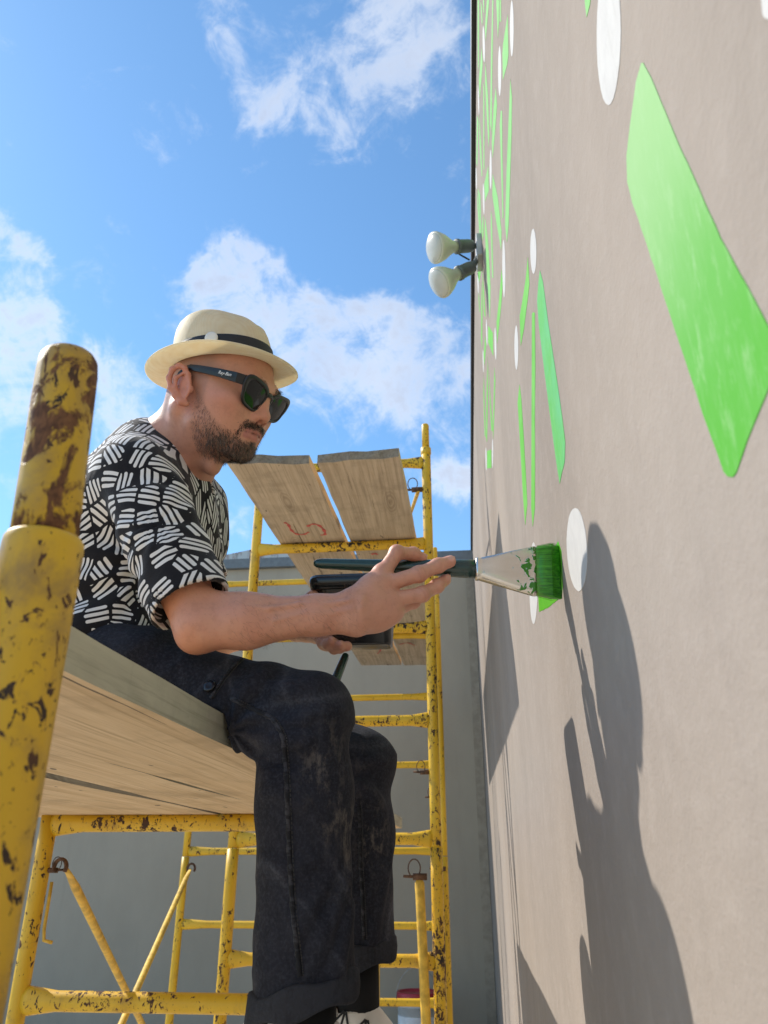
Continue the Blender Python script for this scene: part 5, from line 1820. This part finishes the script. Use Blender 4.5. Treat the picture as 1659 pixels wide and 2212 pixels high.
def slab(rows, n=28, sup=.45):
    """rows: (distance, half width, half thickness)"""
    V, F = [], []
    for (q_, hw, ht) in rows:
        for k in range(n):
            a_ = 2 * math.pi * k / n
            cx_, sy_ = math.cos(a_), math.sin(a_)
            V.append(bat(q_) + bw * hw * math.copysign(abs(cx_) ** sup, cx_) + bn * ht * math.copysign(abs(sy_) ** sup, sy_))
    for i in range(len(rows) - 1):
        for k in range(n): F.append((i * n + k, i * n + (k + 1) % n, (i + 1) * n + (k + 1) % n, (i + 1) * n + k))
    F += [tuple(range(n))[::-1], tuple((len(rows) - 1) * n + k for k in range(n))]
    return V, F


link_mesh('ferrule', *slab([(sF0 - .006, .0150, .0125), (sF0 - .003, .0156, .0130), (sF0, .0150, .0125), (sF0 + .004, .0165, .0128), (sF0 + (sF1 - sF0) * .5, .0270, .0112), (sF1 - .004, .0372, .0098), (sF1, .0376, .0098)]), 'ferrule_metal', brush, True)
fz = link_mesh('bristles', *slab([(sF1 - .002, .0362, .0088), (sF1 + .012, .0385, .0100), (sF1 + (BL - sF1) * .6, .0405, .0088), (sF1 + (BL - sF1) * .9, .0412, .0050), (BL - .001, .0405, .0022)], 40, .5), 'bristle_green', brush, True)
# loose bristle hairs
V, F = [], []
for i in range(420):
    w_ = RNG.uniform(-1, 1); sgn = RNG.choice([-1, 1])
    p0_ = bat(sF1 + .002) + bw * w_ * .0365 + bn * sgn * .0092
    p1_ = bat(sF1 + (BL - sF1) * .6) + bw * w_ * .0412 + bn * sgn * (.0092 + RNG.uniform(0, .0012))
    p2_ = bat(BL - RNG.uniform(.0, .004)) + bw * (w_ * .0415 + RNG.normal() * .0012) + bn * sgn * .003
    sd = bw * .0003
    k = len(V)
    V += [p0_ - sd, p0_ + sd, p1_ - sd, p1_ + sd, p2_]
    F += [(k, k + 1, k + 3, k + 2), (k + 2, k + 3, k + 4)]
o = link_mesh('bristle_hair', V, F, 'bristle_green', brush); o['kind'] = 'stuff'

# tub in the left hand
tubo = thing('paint_tub', tubc_b, 'black rectangular paint tub held in the left hand', 'paint tub')
ht_ = float(tubc_t[2] - tubc_b[2])
def rrect(c, wx, wy, r, n=8):
    pts = []
    for (sx_, sy_, a0_) in ((1, 1, 0), (-1, 1, 90), (-1, -1, 180), (1, -1, 270)):
        for k in range(n + 1):
            a_ = math.radians(a0_ + 90 * k / n)
            pts.append(np.array([c[0] + sx_ * (wx - r) + r * math.cos(a_), c[1] + sy_ * (wy - r) + r * math.sin(a_), c[2]]))
    return pts
def loft(rows, capb=True, capt=False):
    n = len(rows[0]); V = [p for r_ in rows for p in r_]; F = []
    for i in range(len(rows) - 1):
        for k in range(n): F.append((i * n + k, i * n + (k + 1) % n, (i + 1) * n + (k + 1) % n, (i + 1) * n + k))
    if capb: F.append(tuple(range(n))[::-1])
    if capt: F.append(tuple((len(rows) - 1) * n + k for k in range(n)))
    return V, F
cc = lambda h: tubc_b + (tubc_t - tubc_b) * h
link_mesh('shell', *loft([rrect(cc(-.005), .044, .016, .010), rrect(cc(0), .047, .018, .012), rrect(cc(.03), .049, .021, .013), rrect(cc(.80), .064, .050, .018), rrect(cc(.995), .066, .056, .018), rrect(cc(.995), .063, .053, .016), rrect(cc(.05), .046, .018, .012)]), 'tub_black', tubo, True)
link_mesh('rim', *loft([rrect(cc(.80), .0645, .0555, .018), rrect(cc(.80), .0735, .063, .020), rrect(cc(.96), .0745, .064, .020), rrect(cc(1.02), .0725, .062, .020), rrect(cc(1.02), .066, .056, .018), rrect(cc(.9), .0645, .0555, .018)], False), 'tub_black', tubo, True)

# second brush standing between his knees
q0 = aty(747, 1415, 1.27); q1 = aty(700, 1530, 1.22)
dq = q1 - q0
b2_ = thing('paintbrush', q1, 'spare dark green brush handle poking up behind the thigh', 'paintbrush', 'paintbrushes')
link_mesh('handle', *tube([q0 - dq * .02, q0, q0 + dq * .05, q0 + dq * .5, q0 + dq * 1.0], [.003, .0055, .0068, .0082, .0095], 18, up=(0, 1, 0)), 'handle_green', b2_, True)
link_mesh('ferrule', *tube([q1, q1 + dq * .45], [.0105, .012], 18, up=(0, 1, 0)), 'steel_grey', b2_, True)
